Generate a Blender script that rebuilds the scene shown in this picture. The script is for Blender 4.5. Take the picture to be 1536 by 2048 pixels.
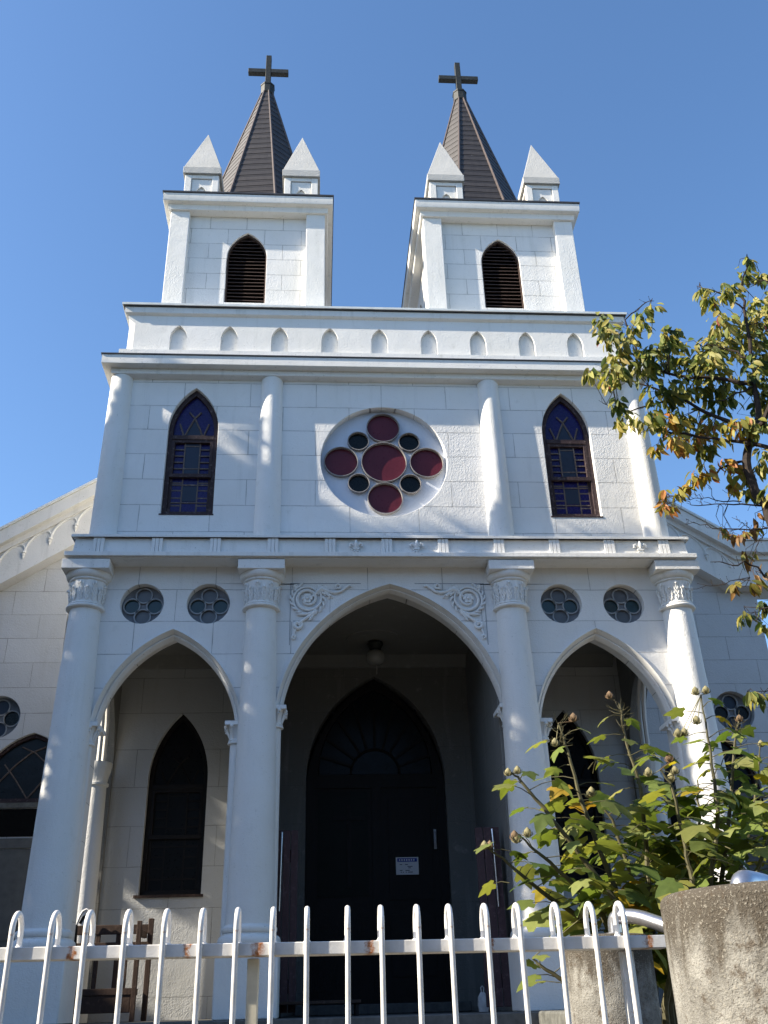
import bpy, math, random
from mathutils import Vector, Matrix
from mathutils.geometry import tessellate_polygon

# ------------------------------------------------------------------ scene, camera, light
for o in list(bpy.data.objects): bpy.data.objects.remove(o)
S = bpy.context.scene
COL = S.collection
PI = math.pi
rnd = random.Random(7)

cam_d = bpy.data.cameras.new("camera")
cam = bpy.data.objects.new("camera", cam_d); COL.objects.link(cam)
CAMPOS = Vector((-0.7036, -9.3, 1.6))
YAW, PITCH, ROLL = 0.075049, 0.480847, -0.028441
cam_d.sensor_fit = 'VERTICAL'; cam_d.sensor_height = 36.0; cam_d.sensor_width = 27.0
cam_d.lens = 1900.02 / 2048 * 36.0
cam_d.clip_end = 2000; cam_d.clip_start = 0.05
fwd = Vector((math.sin(YAW)*math.cos(PITCH), math.cos(YAW)*math.cos(PITCH), math.sin(PITCH)))
rt0 = Vector((math.cos(YAW), -math.sin(YAW), 0)); up0 = rt0.cross(fwd)
rt = rt0*math.cos(ROLL) + up0*math.sin(ROLL); upv = up0*math.cos(ROLL) - rt0*math.sin(ROLL)
m3 = Matrix((rt, upv, -fwd)).transposed()
cam.matrix_world = Matrix.Translation(CAMPOS) @ m3.to_4x4()
S.camera = cam
S.render.resolution_x, S.render.resolution_y = 768, 1024

SUN_AZ = math.radians(79.0)          # from the facade normal towards the left
SUN_EL = math.radians(33.8)
sun_dir = Vector((-math.sin(SUN_AZ)*math.cos(SUN_EL), -math.cos(SUN_AZ)*math.cos(SUN_EL), math.sin(SUN_EL)))
W = bpy.data.worlds.new("World"); S.world = W; W.use_nodes = True
nt = W.node_tree
bg = nt.nodes["Background"]
sky = nt.nodes.new("ShaderNodeTexSky"); sky.sky_type = 'NISHITA'; sky.sun_disc = False
sky.sun_elevation = SUN_EL
sky.sun_rotation = math.atan2(sun_dir.x, sun_dir.y)
sky.altitude = 50; sky.air_density = 1.0; sky.dust_density = 0.62; sky.ozone_density = 3.2
hs = nt.nodes.new("ShaderNodeHueSaturation"); hs.inputs['Saturation'].default_value = 1.10
nt.links.new(sky.outputs[0], hs.inputs['Color']); nt.links.new(hs.outputs[0], bg.inputs[0]); bg.inputs[1].default_value = 0.113
sl = bpy.data.lights.new("sun", 'SUN'); sl.energy = 5.0; sl.angle = math.radians(0.5); sl.color = (1.0, 0.90, 0.74)
so = bpy.data.objects.new("sun", sl); COL.objects.link(so); so.location = (-8, -4, 14)
so.rotation_euler = (-sun_dir).to_track_quat('-Z', 'Y').to_euler()
S.view_settings.view_transform = 'Standard'; S.view_settings.look = 'None'
S.view_settings.exposure = 1.23; S.view_settings.gamma = 1.0
S.cycles.max_bounces = 8; S.cycles.diffuse_bounces = 3; S.cycles.transparent_max_bounces = 12
S.cycles.use_denoising = True

# ------------------------------------------------------------------ helpers
class MB:
    def __init__(s): s.v = []; s.f = []; s.m = []; s.c = []; s.mi = 0; s.col = (1, 1, 1)
    def add(s, vs, fs):
        b = len(s.v); s.v += [tuple(p) for p in vs]
        for f in fs: s.f.append(tuple(b+i for i in f)); s.m.append(s.mi); s.c.append(s.col)
    def box(s, x0, x1, y0, y1, z0, z1):
        s.add([(x0,y0,z0),(x1,y0,z0),(x1,y1,z0),(x0,y1,z0),(x0,y0,z1),(x1,y0,z1),(x1,y1,z1),(x0,y1,z1)],
              [(0,3,2,1),(4,5,6,7),(0,1,5,4),(1,2,6,5),(2,3,7,6),(3,0,4,7)])
    def bar(s, p, q, w, h):
        p = Vector(p); q = Vector(q); d = (q-p).normalized()
        a = Vector((0,1,0)) if abs(d.y) < .9 else Vector((1,0,0))
        u = d.cross(a).normalized()*w/2; v = d.cross(u).normalized()*h/2
        s.add([p-u-v,p+u-v,p+u+v,p-u+v,q-u-v,q+u-v,q+u+v,q-u+v],
              [(0,3,2,1),(4,5,6,7),(0,1,5,4),(1,2,6,5),(2,3,7,6),(3,0,4,7)])
    def plate(s, outer, holes, y0, y1, ax='y'):
        """plate with holes; outlines in (x,z) extruded along y (ax 'y') or in (y,z) extruded along x (ax 'x')"""
        P3 = (lambda a, b, t: (a, t, b)) if ax == 'y' else (lambda a, b, t: (t, a, b))
        loops = [outer] + list(holes)
        tri = tessellate_polygon([[Vector((a, b, 0)) for a, b in l] for l in loops])
        flat = [p for l in loops for p in l]; n = len(flat)
        fs = []
        for t in tri:
            fs.append((t[0], t[1], t[2])); fs.append((t[2]+n, t[1]+n, t[0]+n))
        k = 0
        for l in loops:
            for i in range(len(l)):
                j = (i+1) % len(l); fs.append((k+i, k+j, k+j+n, k+i+n))
            k += len(l)
        s.add([P3(a, b, y0) for a, b in flat] + [P3(a, b, y1) for a, b in flat], fs)
    def prism(s, pts, y0, y1, ax='y'): s.plate(pts, [], y0, y1, ax)
    def lathe(s, cx, cy, prof, n=32, a0=0, a1=2*PI, mod=None):
        full = abs(a1-a0-2*PI) < 1e-6; m = n if full else n+1
        vs = []
        for i in range(m):
            a = a0+(a1-a0)*i/n
            for (r, z) in prof:
                rr = r*(mod(a, z) if mod else 1)
                vs.append((cx+rr*math.cos(a), cy+rr*math.sin(a), z))
        L = len(prof); fs = []
        for i in range(n):
            j = (i+1) % m
            for k in range(L-1): fs.append((i*L+k, j*L+k, j*L+k+1, i*L+k+1))
        if full:
            fs.append(tuple(i*L for i in range(m))[::-1]); fs.append(tuple(i*L+L-1 for i in range(m)))
        s.add(vs, fs)
    def tube(s, pts, rad, n=8, cap=True):
        pts = [Vector(p) for p in pts]; N = len(pts)
        if not hasattr(rad, '__len__'): rad = [rad]*N
        vs = []; fs = []; prev = None
        for i, p in enumerate(pts):
            d = (pts[min(i+1, N-1)]-pts[max(i-1, 0)])
            d = d.normalized() if d.length > 1e-9 else Vector((0,0,1))
            if prev is None:
                a = Vector((0,0,1)) if abs(d.z) < .9 else Vector((1,0,0)); u = d.cross(a).normalized()
            else: u = (prev - d*prev.dot(d)).normalized()
            prev = u; w = d.cross(u)
            for k in range(n):
                t = 2*PI*k/n; vs.append(p+(u*math.cos(t)+w*math.sin(t))*rad[i])
        for i in range(N-1):
            for k in range(n):
                j = (k+1) % n; fs.append((i*n+k, i*n+j, (i+1)*n+j, (i+1)*n+k))
        if cap: fs.append(tuple(range(n))[::-1]); fs.append(tuple((N-1)*n+k for k in range(n)))
        s.add(vs, fs)
    def loft(s, rows, close=False):
        L = len(rows[0]); vs = [p for r in rows for p in r]; fs = []
        for i in range(len(rows)-1):
            for k in range(L-1 if not close else L):
                j = (k+1) % L; fs.append((i*L+k, i*L+j, (i+1)*L+j, (i+1)*L+k))
        s.add(vs, fs)
    def ball(s, c, r, n=8, sq=(1,1,1)):
        vs = []; fs = []
        R = n//2
        for i in range(R+1):
            th = PI*i/R
            for k in range(n):
                ph = 2*PI*k/n
                vs.append((c[0]+r*sq[0]*math.sin(th)*math.cos(ph), c[1]+r*sq[1]*math.sin(th)*math.sin(ph), c[2]+r*sq[2]*math.cos(th)))
        for i in range(R):
            for k in range(n):
                j = (k+1) % n; fs.append((i*n+k, i*n+j, (i+1)*n+j, (i+1)*n+k))
        s.add(vs, fs)
    def build(s, name, mats, parent=None, bevel=0, ang=38, norm=True, smooth=True, colors=False):
        me = bpy.data.meshes.new(name); me.from_pydata(s.v, [], s.f)
        if not isinstance(mats, (list, tuple)): mats = [mats]
        for m in mats: me.materials.append(m)
        me.polygons.foreach_set('material_index', s.m)
        if colors:
            at = me.color_attributes.new('tint', 'FLOAT_COLOR', 'CORNER')
            k = 0
            buf = []
            for f, c in zip(s.f, s.c): buf += [c[0], c[1], c[2], 1.0]*len(f)
            at.data.foreach_set('color', buf)
        if norm:
            import bmesh
            bm = bmesh.new(); bm.from_mesh(me)
            bmesh.ops.remove_doubles(bm, verts=bm.verts, dist=1e-5)
            bmesh.ops.recalc_face_normals(bm, faces=bm.faces); bm.to_mesh(me); bm.free()
        me.update()
        if smooth:
            me.shade_smooth(); me.set_sharp_from_angle(angle=math.radians(ang))
        o = bpy.data.objects.new(name, me); COL.objects.link(o)
        if parent is not None: attach(o, parent)
        if bevel:
            b = o.modifiers.new('bevel', 'BEVEL'); b.width = bevel; b.segments = 2; b.limit_method = 'ANGLE'; b.angle_limit = math.radians(40)
        return o

def attach(o, parent):
    o.parent = parent
    p = parent; off = Vector((0,0,0))
    while p is not None:
        off += p.location + p.matrix_parent_inverse.translation; p = p.parent
    o.matrix_parent_inverse = Matrix.Translation(-off)
def thing(name, label, cat, loc=(0,0,0), group=None):
    o = bpy.data.objects.new(name, None); COL.objects.link(o); o.location = loc
    o.empty_display_size = .3
    return tag(o, label, cat, group)
def tag(o, label, cat, group=None):
    o['label'] = label; o['category'] = cat
    if group: o['group'] = group
    return o
def arch(cx, zs, w, h, n=20, k=1.0):
    """pointed arch: points from left springing over the apex to right springing, (x, z); k > 1 flattens the curves"""
    a = (h*h-w*w)/(2*w); R = (w+a)*k
    c = math.hypot(w, h); q = math.sqrt(max(0, R*R-c*c/4))
    ox, oz = -w/2+h/c*q, h/2-w/c*q
    t0 = math.atan2(0-oz, -w-ox); t1 = math.atan2(h-oz, 0-ox)
    if t0 < t1: t0 += 2*PI
    left = [(cx+ox+R*math.cos(t0+(t1-t0)*i/n), zs+oz+R*math.sin(t0+(t1-t0)*i/n)) for i in range(n+1)]
    left[0] = (cx-w, zs); left[-1] = (cx, zs+h)
    return left + [(2*cx-x, z) for x, z in reversed(left[:-1])]
def gothic(cx, zb, zs, w, h, n=14): return [(cx-w, zb)] + arch(cx, zs, w, h, n) + [(cx+w, zb)]
def circle(cx, cz, r, n=40): return [(cx+r*math.cos(2*PI*i/n), cz+r*math.sin(2*PI*i/n)) for i in range(n)]
def disc(mb, cx, cz, r, y0, y1, n=32): mb.prism(circle(cx, cz, r, n), y0, y1)
def ring(mb, cx, cz, r0, r1, y0, y1, n=32): mb.plate(circle(cx, cz, r1, n), [circle(cx, cz, r0, n)], y0, y1)

# ------------------------------------------------------------------ materials
def newmat(name):
    m = bpy.data.materials.new(name); m.use_nodes = True
    t = m.node_tree; b = t.nodes['Principled BSDF']
    return m, t, b
def N(t, kind, **kw):
    n = t.nodes.new(kind)
    for k, v in kw.items():
        if k.startswith('i_'): n.inputs[k[2:].replace('_', ' ')].default_value = v
        else: setattr(n, k, v)
    return n
def noise(t, vec, scale, detail=4, rough=.55):
    n = N(t, 'ShaderNodeTexNoise'); n.inputs['Scale'].default_value = scale; n.inputs['Detail'].default_value = detail
    n.inputs['Roughness'].default_value = rough; t.links.new(vec, n.inputs['Vector']); return n.outputs['Fac']
def ramp(t, fac, stops):
    r = N(t, 'ShaderNodeValToRGB'); e = r.color_ramp.elements
    while len(e) < len(stops): e.new(.5)
    for k, (p, c) in enumerate(stops):
        e[k].position = p; e[k].color = (c[0], c[1], c[2], 1) if hasattr(c, '__len__') else (c, c, c, 1)
    t.links.new(fac, r.inputs[0]); return r.outputs[0]
def mix(t, fac, a, b, mode='MIX'):
    n = N(t, 'ShaderNodeMix', data_type='RGBA', blend_type=mode)
    if isinstance(fac, (int, float)): n.inputs[0].default_value = fac
    else: t.links.new(fac, n.inputs[0])
    for s, k in ((a, 6), (b, 7)):
        if hasattr(s, '__len__'): n.inputs[k].default_value = (s[0], s[1], s[2], 1)
        else: t.links.new(s, n.inputs[k])
    return n.outputs[2]
def math_n(t, op, a, b=None):
    n = N(t, 'ShaderNodeMath', operation=op)
    for i, s in enumerate((a, b)):
        if s is None: continue
        if isinstance(s, (int, float)): n.inputs[i].default_value = s
        else: t.links.new(s, n.inputs[i])
    return n.outputs[0]
def bump(t, h, dist, strength=1.0, prev=None):
    n = N(t, 'ShaderNodeBump'); n.inputs['Distance'].default_value = dist; n.inputs['Strength'].default_value = strength
    t.links.new(h, n.inputs['Height'])
    if prev is not None: t.links.new(prev, n.inputs['Normal'])
    return n.outputs[0]
def objvec(t): return N(t, 'ShaderNodeTexCoord').outputs['Object']

def stucco(name, course=None, base=(.80,.79,.77), rough_amt=1.0, grime=.85, ax='x', dark=1.0):
    """painted cement render; course = (row height, z of one joint, block width, x of one joint)"""
    m, t, b = newmat(name); v = objvec(t)
    geo = N(t, 'ShaderNodeNewGeometry').outputs['Position']
    big = noise(t, v, 1.3, 5, .6); mid = noise(t, v, 7, 5, .65)
    col = mix(t, ramp(t, big, [(.35, 0), (.7, 1)]), base, (base[0]*.93, base[1]*.925, base[2]*.90))
    # rain streaks: noise stretched down the wall
    mp = N(t, 'ShaderNodeMapping'); mp.inputs['Scale'].default_value = (9, 9, .9); t.links.new(v, mp.inputs[0])
    st = noise(t, mp.outputs[0], 1.0, 5, .6)
    col = mix(t, math_n(t, 'MULTIPLY', ramp(t, st, [(.56, 0), (.78, 1)]), .28*grime), col, (.42, .42, .38))
    col = mix(t, math_n(t, 'MULTIPLY', ramp(t, mid, [(.60, 0), (.75, 1)]), .30*grime), col, (.50, .49, .44))
    spk = noise(t, v, 48, 2, .5)
    col = mix(t, math_n(t, 'MULTIPLY', ramp(t, spk, [(.68, 0), (.74, 1)]), .35*grime), col, (.30, .29, .26))
    nrm = None
    if course:
        rh, z0, bw, x0 = course
        sp = N(t, 'ShaderNodeSeparateXYZ'); t.links.new(v, sp.inputs[0])
        cb = N(t, 'ShaderNodeCombineXYZ')
        # a hand-drawn joint is not dead straight
        wob = math_n(t, 'MULTIPLY', math_n(t, 'SUBTRACT', noise(t, v, 3.0, 2), .5), .012)
        hx = sp.outputs[0] if ax == 'x' else sp.outputs[1]
        t.links.new(math_n(t, 'ADD', math_n(t, 'SUBTRACT', hx, x0-40*bw), wob), cb.inputs[0])
        t.links.new(math_n(t, 'ADD', math_n(t, 'SUBTRACT', sp.outputs[2], z0-40*rh), wob), cb.inputs[1])
        br = N(t, 'ShaderNodeTexBrick'); br.offset = .5; br.offset_frequency = 2
        br.inputs['Scale'].default_value = 1; br.inputs['Brick Width'].default_value = bw; br.inputs['Row Height'].default_value = rh
        br.inputs['Mortar Size'].default_value = .0024; br.inputs['Mortar Smooth'].default_value = .15
        br.inputs['Color1'].default_value = (1,1,1,1); br.inputs['Color2'].default_value = (.955,.955,.96,1); br.inputs['Mortar'].default_value = (0,0,0,1)
        t.links.new(cb.outputs[0], br.inputs['Vector'])
        t.links.new(math_n(t, 'ADD', .0015, math_n(t, 'MULTIPLY', ramp(t, noise(t, v, 5.5, 4, .7), [(.36, 0), (.68, 1)]), .0022)), br.inputs['Mortar Size'])
        halo = N(t, 'ShaderNodeTexBrick'); halo.offset = .5; halo.offset_frequency = 2
        halo.inputs['Scale'].default_value = 1; halo.inputs['Brick Width'].default_value = bw; halo.inputs['Row Height'].default_value = rh
        halo.inputs['Mortar Size'].default_value = .022; halo.inputs['Mortar Smooth'].default_value = 1.0
        t.links.new(cb.outputs[0], halo.inputs['Vector'])
        col = mix(t, math_n(t, 'MULTIPLY', math_n(t, 'MULTIPLY', halo.outputs['Fac'], ramp(t, noise(t, v, 4.1, 4, .7), [(.42, 0), (.72, 1)])), .22), col, (.36,.35,.31))
        fade = ramp(t, noise(t, v, 2.2, 3), [(.30, .45), (.60, .8)])
        col = mix(t, 1.0, col, mix(t, br.outputs['Fac'], br.outputs['Color'], (1,1,1)), 'MULTIPLY')
        col = mix(t, math_n(t, 'MULTIPLY', br.outputs['Fac'], fade), col, (.10, .10, .10))
        nrm = bump(t, math_n(t, 'SUBTRACT', 1.0, br.outputs['Fac']), .006, .6)
    vo = N(t, 'ShaderNodeTexVoronoi'); vo.inputs['Scale'].default_value = 75; t.links.new(v, vo.inputs['Vector'])
    grain = math_n(t, 'ADD', math_n(t, 'MULTIPLY', noise(t, v, 38, 3, .6), 1.0), math_n(t, 'MULTIPLY', vo.outputs['Distance'], .5))
    patch = ramp(t, noise(t, v, 1.7, 3), [(.35, .35), (.65, 1)])
    nrm = bump(t, math_n(t, 'MULTIPLY', grain, patch), .0052*rough_amt, .85, nrm)
    nrm = bump(t, noise(t, v, 3.2, 3), .02*rough_amt, .35, nrm)
    t.links.new(col, b.inputs['Base Color']); t.links.new(nrm, b.inputs['Normal'])
    b.inputs['Roughness'].default_value = .78; b.inputs['Specular IOR Level'].default_value = .25
    return m
def plain(name, color, rough=.5, spec=.4, metal=0, nscale=20, var=.35, bumpd=.002, second=None):
    m, t, b = newmat(name); v = objvec(t)
    f = noise(t, v, nscale, 5, .6)
    c2 = second or tuple(c*(1-var) for c in color)
    col = mix(t, ramp(t, f, [(.35, 0), (.7, 1)]), color, c2)
    t.links.new(col, b.inputs['Base Color'])
    if bumpd: t.links.new(bump(t, f, bumpd, .7), b.inputs['Normal'])
    b.inputs['Roughness'].default_value = rough; b.inputs['Specular IOR Level'].default_value = spec; b.inputs['Metallic'].default_value = metal
    return m
def glass(name, color, rough=.12, spec=.5, wav=.002):
    m, t, b = newmat(name); v = objvec(t)
    f = noise(t, v, 6, 3); g = noise(t, v, 30, 3)
    t.links.new(mix(t, f, color, tuple(c*.6 for c in color)), b.inputs['Base Color'])
    t.links.new(bump(t, f, wav*4, .6), b.inputs['Normal'])
    t.links.new(math_n(t, 'ADD', math_n(t, 'MULTIPLY', g, .15), rough), b.inputs['Roughness'])
    b.inputs['Specular IOR Level'].default_value = spec
    return m
def wood(name, color, worn=(.22,.15,.12), amt=.4, rough=.7, scale=(14,14,1.5)):
    m, t, b = newmat(name); v = objvec(t)
    mp = N(t, 'ShaderNodeMapping'); mp.inputs['Scale'].default_value = scale; t.links.new(v, mp.inputs[0])
    f = noise(t, mp.outputs[0], 2.2, 6, .65); g = noise(t, v, 22, 4, .7)
    col = mix(t, f, color, tuple(c*.45 for c in color))
    col = mix(t, math_n(t, 'MULTIPLY', ramp(t, g, [(.55, 0), (.7, 1)]), amt), col, worn)
    t.links.new(col, b.inputs['Base Color']); t.links.new(bump(t, math_n(t, 'ADD', f, g), .004, .7), b.inputs['Normal'])
    b.inputs['Roughness'].default_value = rough; b.inputs['Specular IOR Level'].default_value = .3
    return m

M = {}
M['lower'] = stucco('stucco_lower', (.352, 5.18, .80, 2.2))
M['upper'] = stucco('stucco_upper', (.325, 7.511, .765, 0))
M['tower'] = stucco('stucco_tower', (.26, 10.977, .49, 1.46))
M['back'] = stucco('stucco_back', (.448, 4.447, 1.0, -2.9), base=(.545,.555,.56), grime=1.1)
M['back_shaded'] = stucco('stucco_back_shaded', (.448, 4.447, 1.0, -2.9), base=(.19,.185,.17), grime=1.2)  # centre bay of the same back wall, porch shade put into its darker colour
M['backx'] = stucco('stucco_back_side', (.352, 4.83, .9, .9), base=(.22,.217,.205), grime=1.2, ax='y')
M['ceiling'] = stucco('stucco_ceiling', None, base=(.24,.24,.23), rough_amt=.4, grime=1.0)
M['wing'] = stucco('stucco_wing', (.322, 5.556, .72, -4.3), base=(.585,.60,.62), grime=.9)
M['trim'] = stucco('stucco_trim', None, base=(.79,.78,.755), rough_amt=.6, grime=1.5)
M['column'] = stucco('stucco_column', None, base=(.78,.775,.755), rough_amt=.85, grime=.8)
M['relief'] = stucco('stucco_relief', None, base=(.80,.80,.785), rough_amt=.5, grime=.9)
M['flash'] = plain('painted_flashing', (.80,.82,.80), .5, .4, nscale=9, var=.15, bumpd=.001)
M['cap'] = plain('dark_metal_cap', (.05,.05,.055), .5, .4, nscale=12)
M['bronze'] = plain('weathered_dark_copper', (.014,.017,.016), .6, .35, nscale=24, var=.5, second=(.035,.04,.038))
M['pincap'] = stucco('stucco_pinnacle', None, base=(.46,.46,.45), rough_amt=1.2, grime=2.2)
M['louvre'] = wood('louvre_wood', (.085,.055,.045), worn=(.16,.10,.085), amt=.45, scale=(2,14,14))
M['frame'] = wood('window_frame_wood', (.05,.03,.032), worn=(.20,.155,.15), amt=.55)
M['lead'] = wood('muntin_wood', (.15,.115,.10), worn=(.30,.25,.23), amt=.6)
M['doorwood'] = wood('door_wood', (.010,.007,.006), worn=(.016,.012,.01), amt=.3, rough=.6)
M['gatewood'] = wood('red_brown_board', (.11,.065,.07), worn=(.20,.13,.14), amt=.5)
M['benchwood'] = wood('bench_wood', (.075,.045,.033), worn=(.14,.09,.07), amt=.5)
M['black'] = plain('black_void', (.006,.006,.006), .9, .1, bumpd=0)
M['blueglass'] = glass('blue_glass', (.014,.009,.095), .2, .25)
M['greyglass'] = glass('grey_glass', (.026,.036,.062), .25, .25)
M['redglass'] = glass('red_glass', (.125,.022,.034), .22, .2)
M['blackglass'] = glass('black_glass', (.006,.008,.008), .2, .2)
M['greenglass'] = glass('green_glass', (.012,.035,.032), .12)
M['clearglass'] = glass('dim_glass', (.014,.016,.014), .35, .12, wav=.0004)
M['mullglass'] = glass('pale_grey_glass', (.13,.13,.135), .25, wav=.0006)
M['darkglass'] = glass('dark_glass', (.008,.009,.011), .22, .2)
M['rimpaint'] = plain('pane_ring_paint', (.34,.35,.36), .6, .3, nscale=30, var=.3)
M['rosering'] = plain('rose_ring_paint', (.30,.285,.28), .6, .3, nscale=40, var=.3)
M['rosepaint'] = stucco('stucco_rose', None, base=(.58,.62,.70), rough_amt=.3, grime=.5)
M['quatpaint'] = plain('window_plate_paint', (.20,.21,.23), .7, .3, nscale=14, var=.35)
M['panel'] = plain('grey_board_panel', (.13,.13,.125), .85, .2, nscale=10, var=.25)
M['floor'] = plain('porch_concrete', (.13,.13,.125), .85, .2, nscale=16, var=.35)
M['stone'] = plain('plinth_stone', (.16,.16,.145), .9, .2, nscale=12, var=.5, bumpd=.008)
M['soil'] = plain('soil', (.15,.125,.085), .95, .1, nscale=8, var=.5, bumpd=.03)
M['asphalt'] = plain('asphalt', (.075,.073,.07), .9, .2, nscale=60, var=.4, bumpd=.004)
M['paper'] = plain('paper', (.72,.72,.74), .7, .2, nscale=6, var=.05, bumpd=0)
M['paperblue'] = plain('printed_blue', (.06,.10,.42), .7, .2, bumpd=0)
M['ink'] = plain('ink', (.09,.09,.13), .7, .2, bumpd=0)
M['opal'] = plain('opal_glass', (.32,.31,.28), .25, .5, nscale=4, var=.1, bumpd=0)
M['steel'] = plain('brushed_steel', (.52,.52,.55), .32, .5, metal=.9, nscale=50, var=.2, bumpd=.0006)
M['whiteplastic'] = plain('white_plastic', (.75,.75,.75), .5, .4, bumpd=0)
M['blackcloth'] = plain('black_cloth', (.015,.015,.017), .7, .2)

def shingle_mat():
    m, t, b = newmat('spire_boards'); v = objvec(t)
    sp = N(t, 'ShaderNodeSeparateXYZ'); t.links.new(v, sp.inputs[0])
    fr = math_n(t, 'FRACT', math_n(t, 'MULTIPLY', sp.outputs[2], 1/.152))
    line = ramp(t, fr, [(0.0, 0), (.13, .35), (.17, 1)])
    row = math_n(t, 'FLOOR', math_n(t, 'MULTIPLY', sp.outputs[2], 1/.152))
    wn = N(t, 'ShaderNodeTexWhiteNoise', noise_dimensions='1D'); t.links.new(row, wn.inputs['W'])
    c = mix(t, wn.outputs['Value'], (.058,.050,.047), (.042,.037,.036))
    mp = N(t, 'ShaderNodeMapping'); mp.inputs['Scale'].default_value = (6,6,1.2); t.links.new(v, mp.inputs[0])
    c = mix(t, ramp(t, noise(t, mp.outputs[0], 2.5, 5), [(.4, 0), (.75, 1)]), c, (.036,.031,.031))
    # bird streaks
    mp2 = N(t, 'ShaderNodeMapping'); mp2.inputs['Scale'].default_value = (22,22,4); t.links.new(v, mp2.inputs[0])
    c = mix(t, math_n(t, 'MULTIPLY', ramp(t, noise(t, mp2.outputs[0], 1.0, 3), [(.70, 0), (.76, 1)]), .5), c, (.45,.43,.42))
    c = mix(t, line, (.006,.005,.005), c)
    t.links.new(c, b.inputs['Base Color'])
    t.links.new(bump(t, fr, .02, .8), b.inputs['Normal'])
    b.inputs['Roughness'].default_value = .55; b.inputs['Specular IOR Level'].default_value = .4
    return m
M['spire'] = shingle_mat()
M['ridge'] = plain('spire_ridge_metal', (.12,.092,.08), .5, .4, nscale=14, var=.4)

def concrete_mat():
    m, t, b = newmat('weathered_concrete'); v = objvec(t)
    sp = N(t, 'ShaderNodeSeparateXYZ'); t.links.new(v, sp.inputs[0])
    a = noise(t, v, 9, 6, .7); f = noise(t, v, 160, 3, .7); w = noise(t, v, 24, 5, .7)
    c = mix(t, ramp(t, a, [(.36, 0), (.62, 1)]), (.135,.127,.112), (.31,.30,.27))
    # damp dark band under the top rim, running down in streaks
    mp = N(t, 'ShaderNodeMapping'); mp.inputs['Scale'].default_value = (26,26,5); t.links.new(v, mp.inputs[0])
    st = noise(t, mp.outputs[0], 1, 4, .6)
    hgt = math_n(t, 'ADD', math_n(t, 'MULTIPLY', math_n(t, 'SUBTRACT', sp.outputs[2], 1.66), 7.0), math_n(t, 'MULTIPLY', math_n(t, 'SUBTRACT', st, .5), 2.6))
    c = mix(t, ramp(t, hgt, [(-.0, 0), (.6, .92)]), c, (.075,.063,.048))
    c = mix(t, ramp(t, w, [(.54, 0), (.66, .75)]), c, (.07,.05,.032))
    c = mix(t, ramp(t, f, [(.58, 0), (.64, .85)]), c, (.27,.25,.21))
    c = mix(t, ramp(t, f, [(.30, .9), (.38, 0)]), c, (.06,.045,.03))
    t.links.new(c, b.inputs['Base Color'])
    n1 = bump(t, f, .006, 1.0); t.links.new(bump(t, math_n(t, 'ADD', w, a), .008, .6, n1), b.inputs['Normal'])
    b.inputs['Roughness'].default_value = .9; b.inputs['Specular IOR Level'].default_value = .2
    return m
M['concrete'] = concrete_mat()
def fence_mat(name, spots):
    m, t, b = newmat(name); v = objvec(t)
    sp = N(t, 'ShaderNodeSeparateXYZ'); t.links.new(v, sp.inputs[0])
    wob = math_n(t, 'MULTIPLY', math_n(t, 'SUBTRACT', noise(t, v, 60, 4, .7), .5), .05)
    mask = None
    for x, w in spots:
        d = math_n(t, 'ABSOLUTE', math_n(t, 'ADD', math_n(t, 'SUBTRACT', sp.outputs[0], x), wob))
        k = ramp(t, math_n(t, 'DIVIDE', d, w), [(.35, 1), (1.0, 0)])
        mask = k if mask is None else math_n(t, 'MAXIMUM', mask, k)
    g = noise(t, v, 45, 4, .7)
    c = mix(t, ramp(t, noise(t, v, 14, 4), [(.45, 0), (.75, 1)]), (.70,.69,.67), (.55,.53,.49))
    if mask is not None:
        c = mix(t, math_n(t, 'MULTIPLY', mask, ramp(t, g, [(.32, .25), (.55, 1)])), c, (.36,.13,.035))
        c = mix(t, math_n(t, 'MULTIPLY', mask, ramp(t, g, [(.55, 0), (.66, .8)])), c, (.13,.045,.02))
    else:
        c = mix(t, ramp(t, g, [(.63, 0), (.70, .6)]), c, (.36,.17,.07))
    t.links.new(c, b.inputs['Base Color']); t.links.new(bump(t, g, .0012, .6), b.inputs['Normal'])
    b.inputs['Roughness'].default_value = .42; b.inputs['Specular IOR Level'].default_value = .45
    return m
M['fence'] = fence_mat('white_fence_paint', [])
M['rail'] = fence_mat('white_rail_paint_with_rust', [(-1.395,.013),(-1.075,.011),(-.875,.018),(-.555,.015),(-.20,.009),(.262,.014)])
M['post'] = plain('cream_post_paint', (.55,.52,.42), .5, .4, nscale=18, var=.2, bumpd=.001)

def leaf_mat(name, trans=.35, rough=.42):
    m, t, b = newmat(name)
    at = N(t, 'ShaderNodeAttribute', attribute_name='tint')
    v = objvec(t)
    c = mix(t, 1.0, at.outputs['Color'], mix(t, noise(t, v, 40, 3), (.75,.75,.75), (1.15,1.15,1.15)), 'MULTIPLY')
    t.links.new(c, b.inputs['Base Color']); b.inputs['Roughness'].default_value = rough; b.inputs['Specular IOR Level'].default_value = .28
    tr = N(t, 'ShaderNodeBsdfTranslucent'); t.links.new(mix(t, 1.0, c, (1.25,1.3,.6), 'MULTIPLY'), tr.inputs[0])
    ms = N(t, 'ShaderNodeMixShader'); ms.inputs[0].default_value = trans
    t.links.new(b.outputs[0], ms.inputs[1]); t.links.new(tr.outputs[0], ms.inputs[2])
    t.links.new(ms.outputs[0], t.nodes['Material Output'].inputs[0])
    return m
M['leaf'] = leaf_mat('tree_leaf', .32, .55)
M['sleaf'] = leaf_mat('shrub_leaf', .45, .55)
M['bark'] = plain('bark', (.045,.035,.03), .9, .2, nscale=30, var=.5, bumpd=.006)
M['stem'] = plain('green_brown_stem', (.11,.10,.05), .7, .3, nscale=20, var=.5, bumpd=0)
M['pod'] = plain('seed_pod', (.30,.27,.14), .7, .3, nscale=30, var=.45, bumpd=.002)
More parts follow.
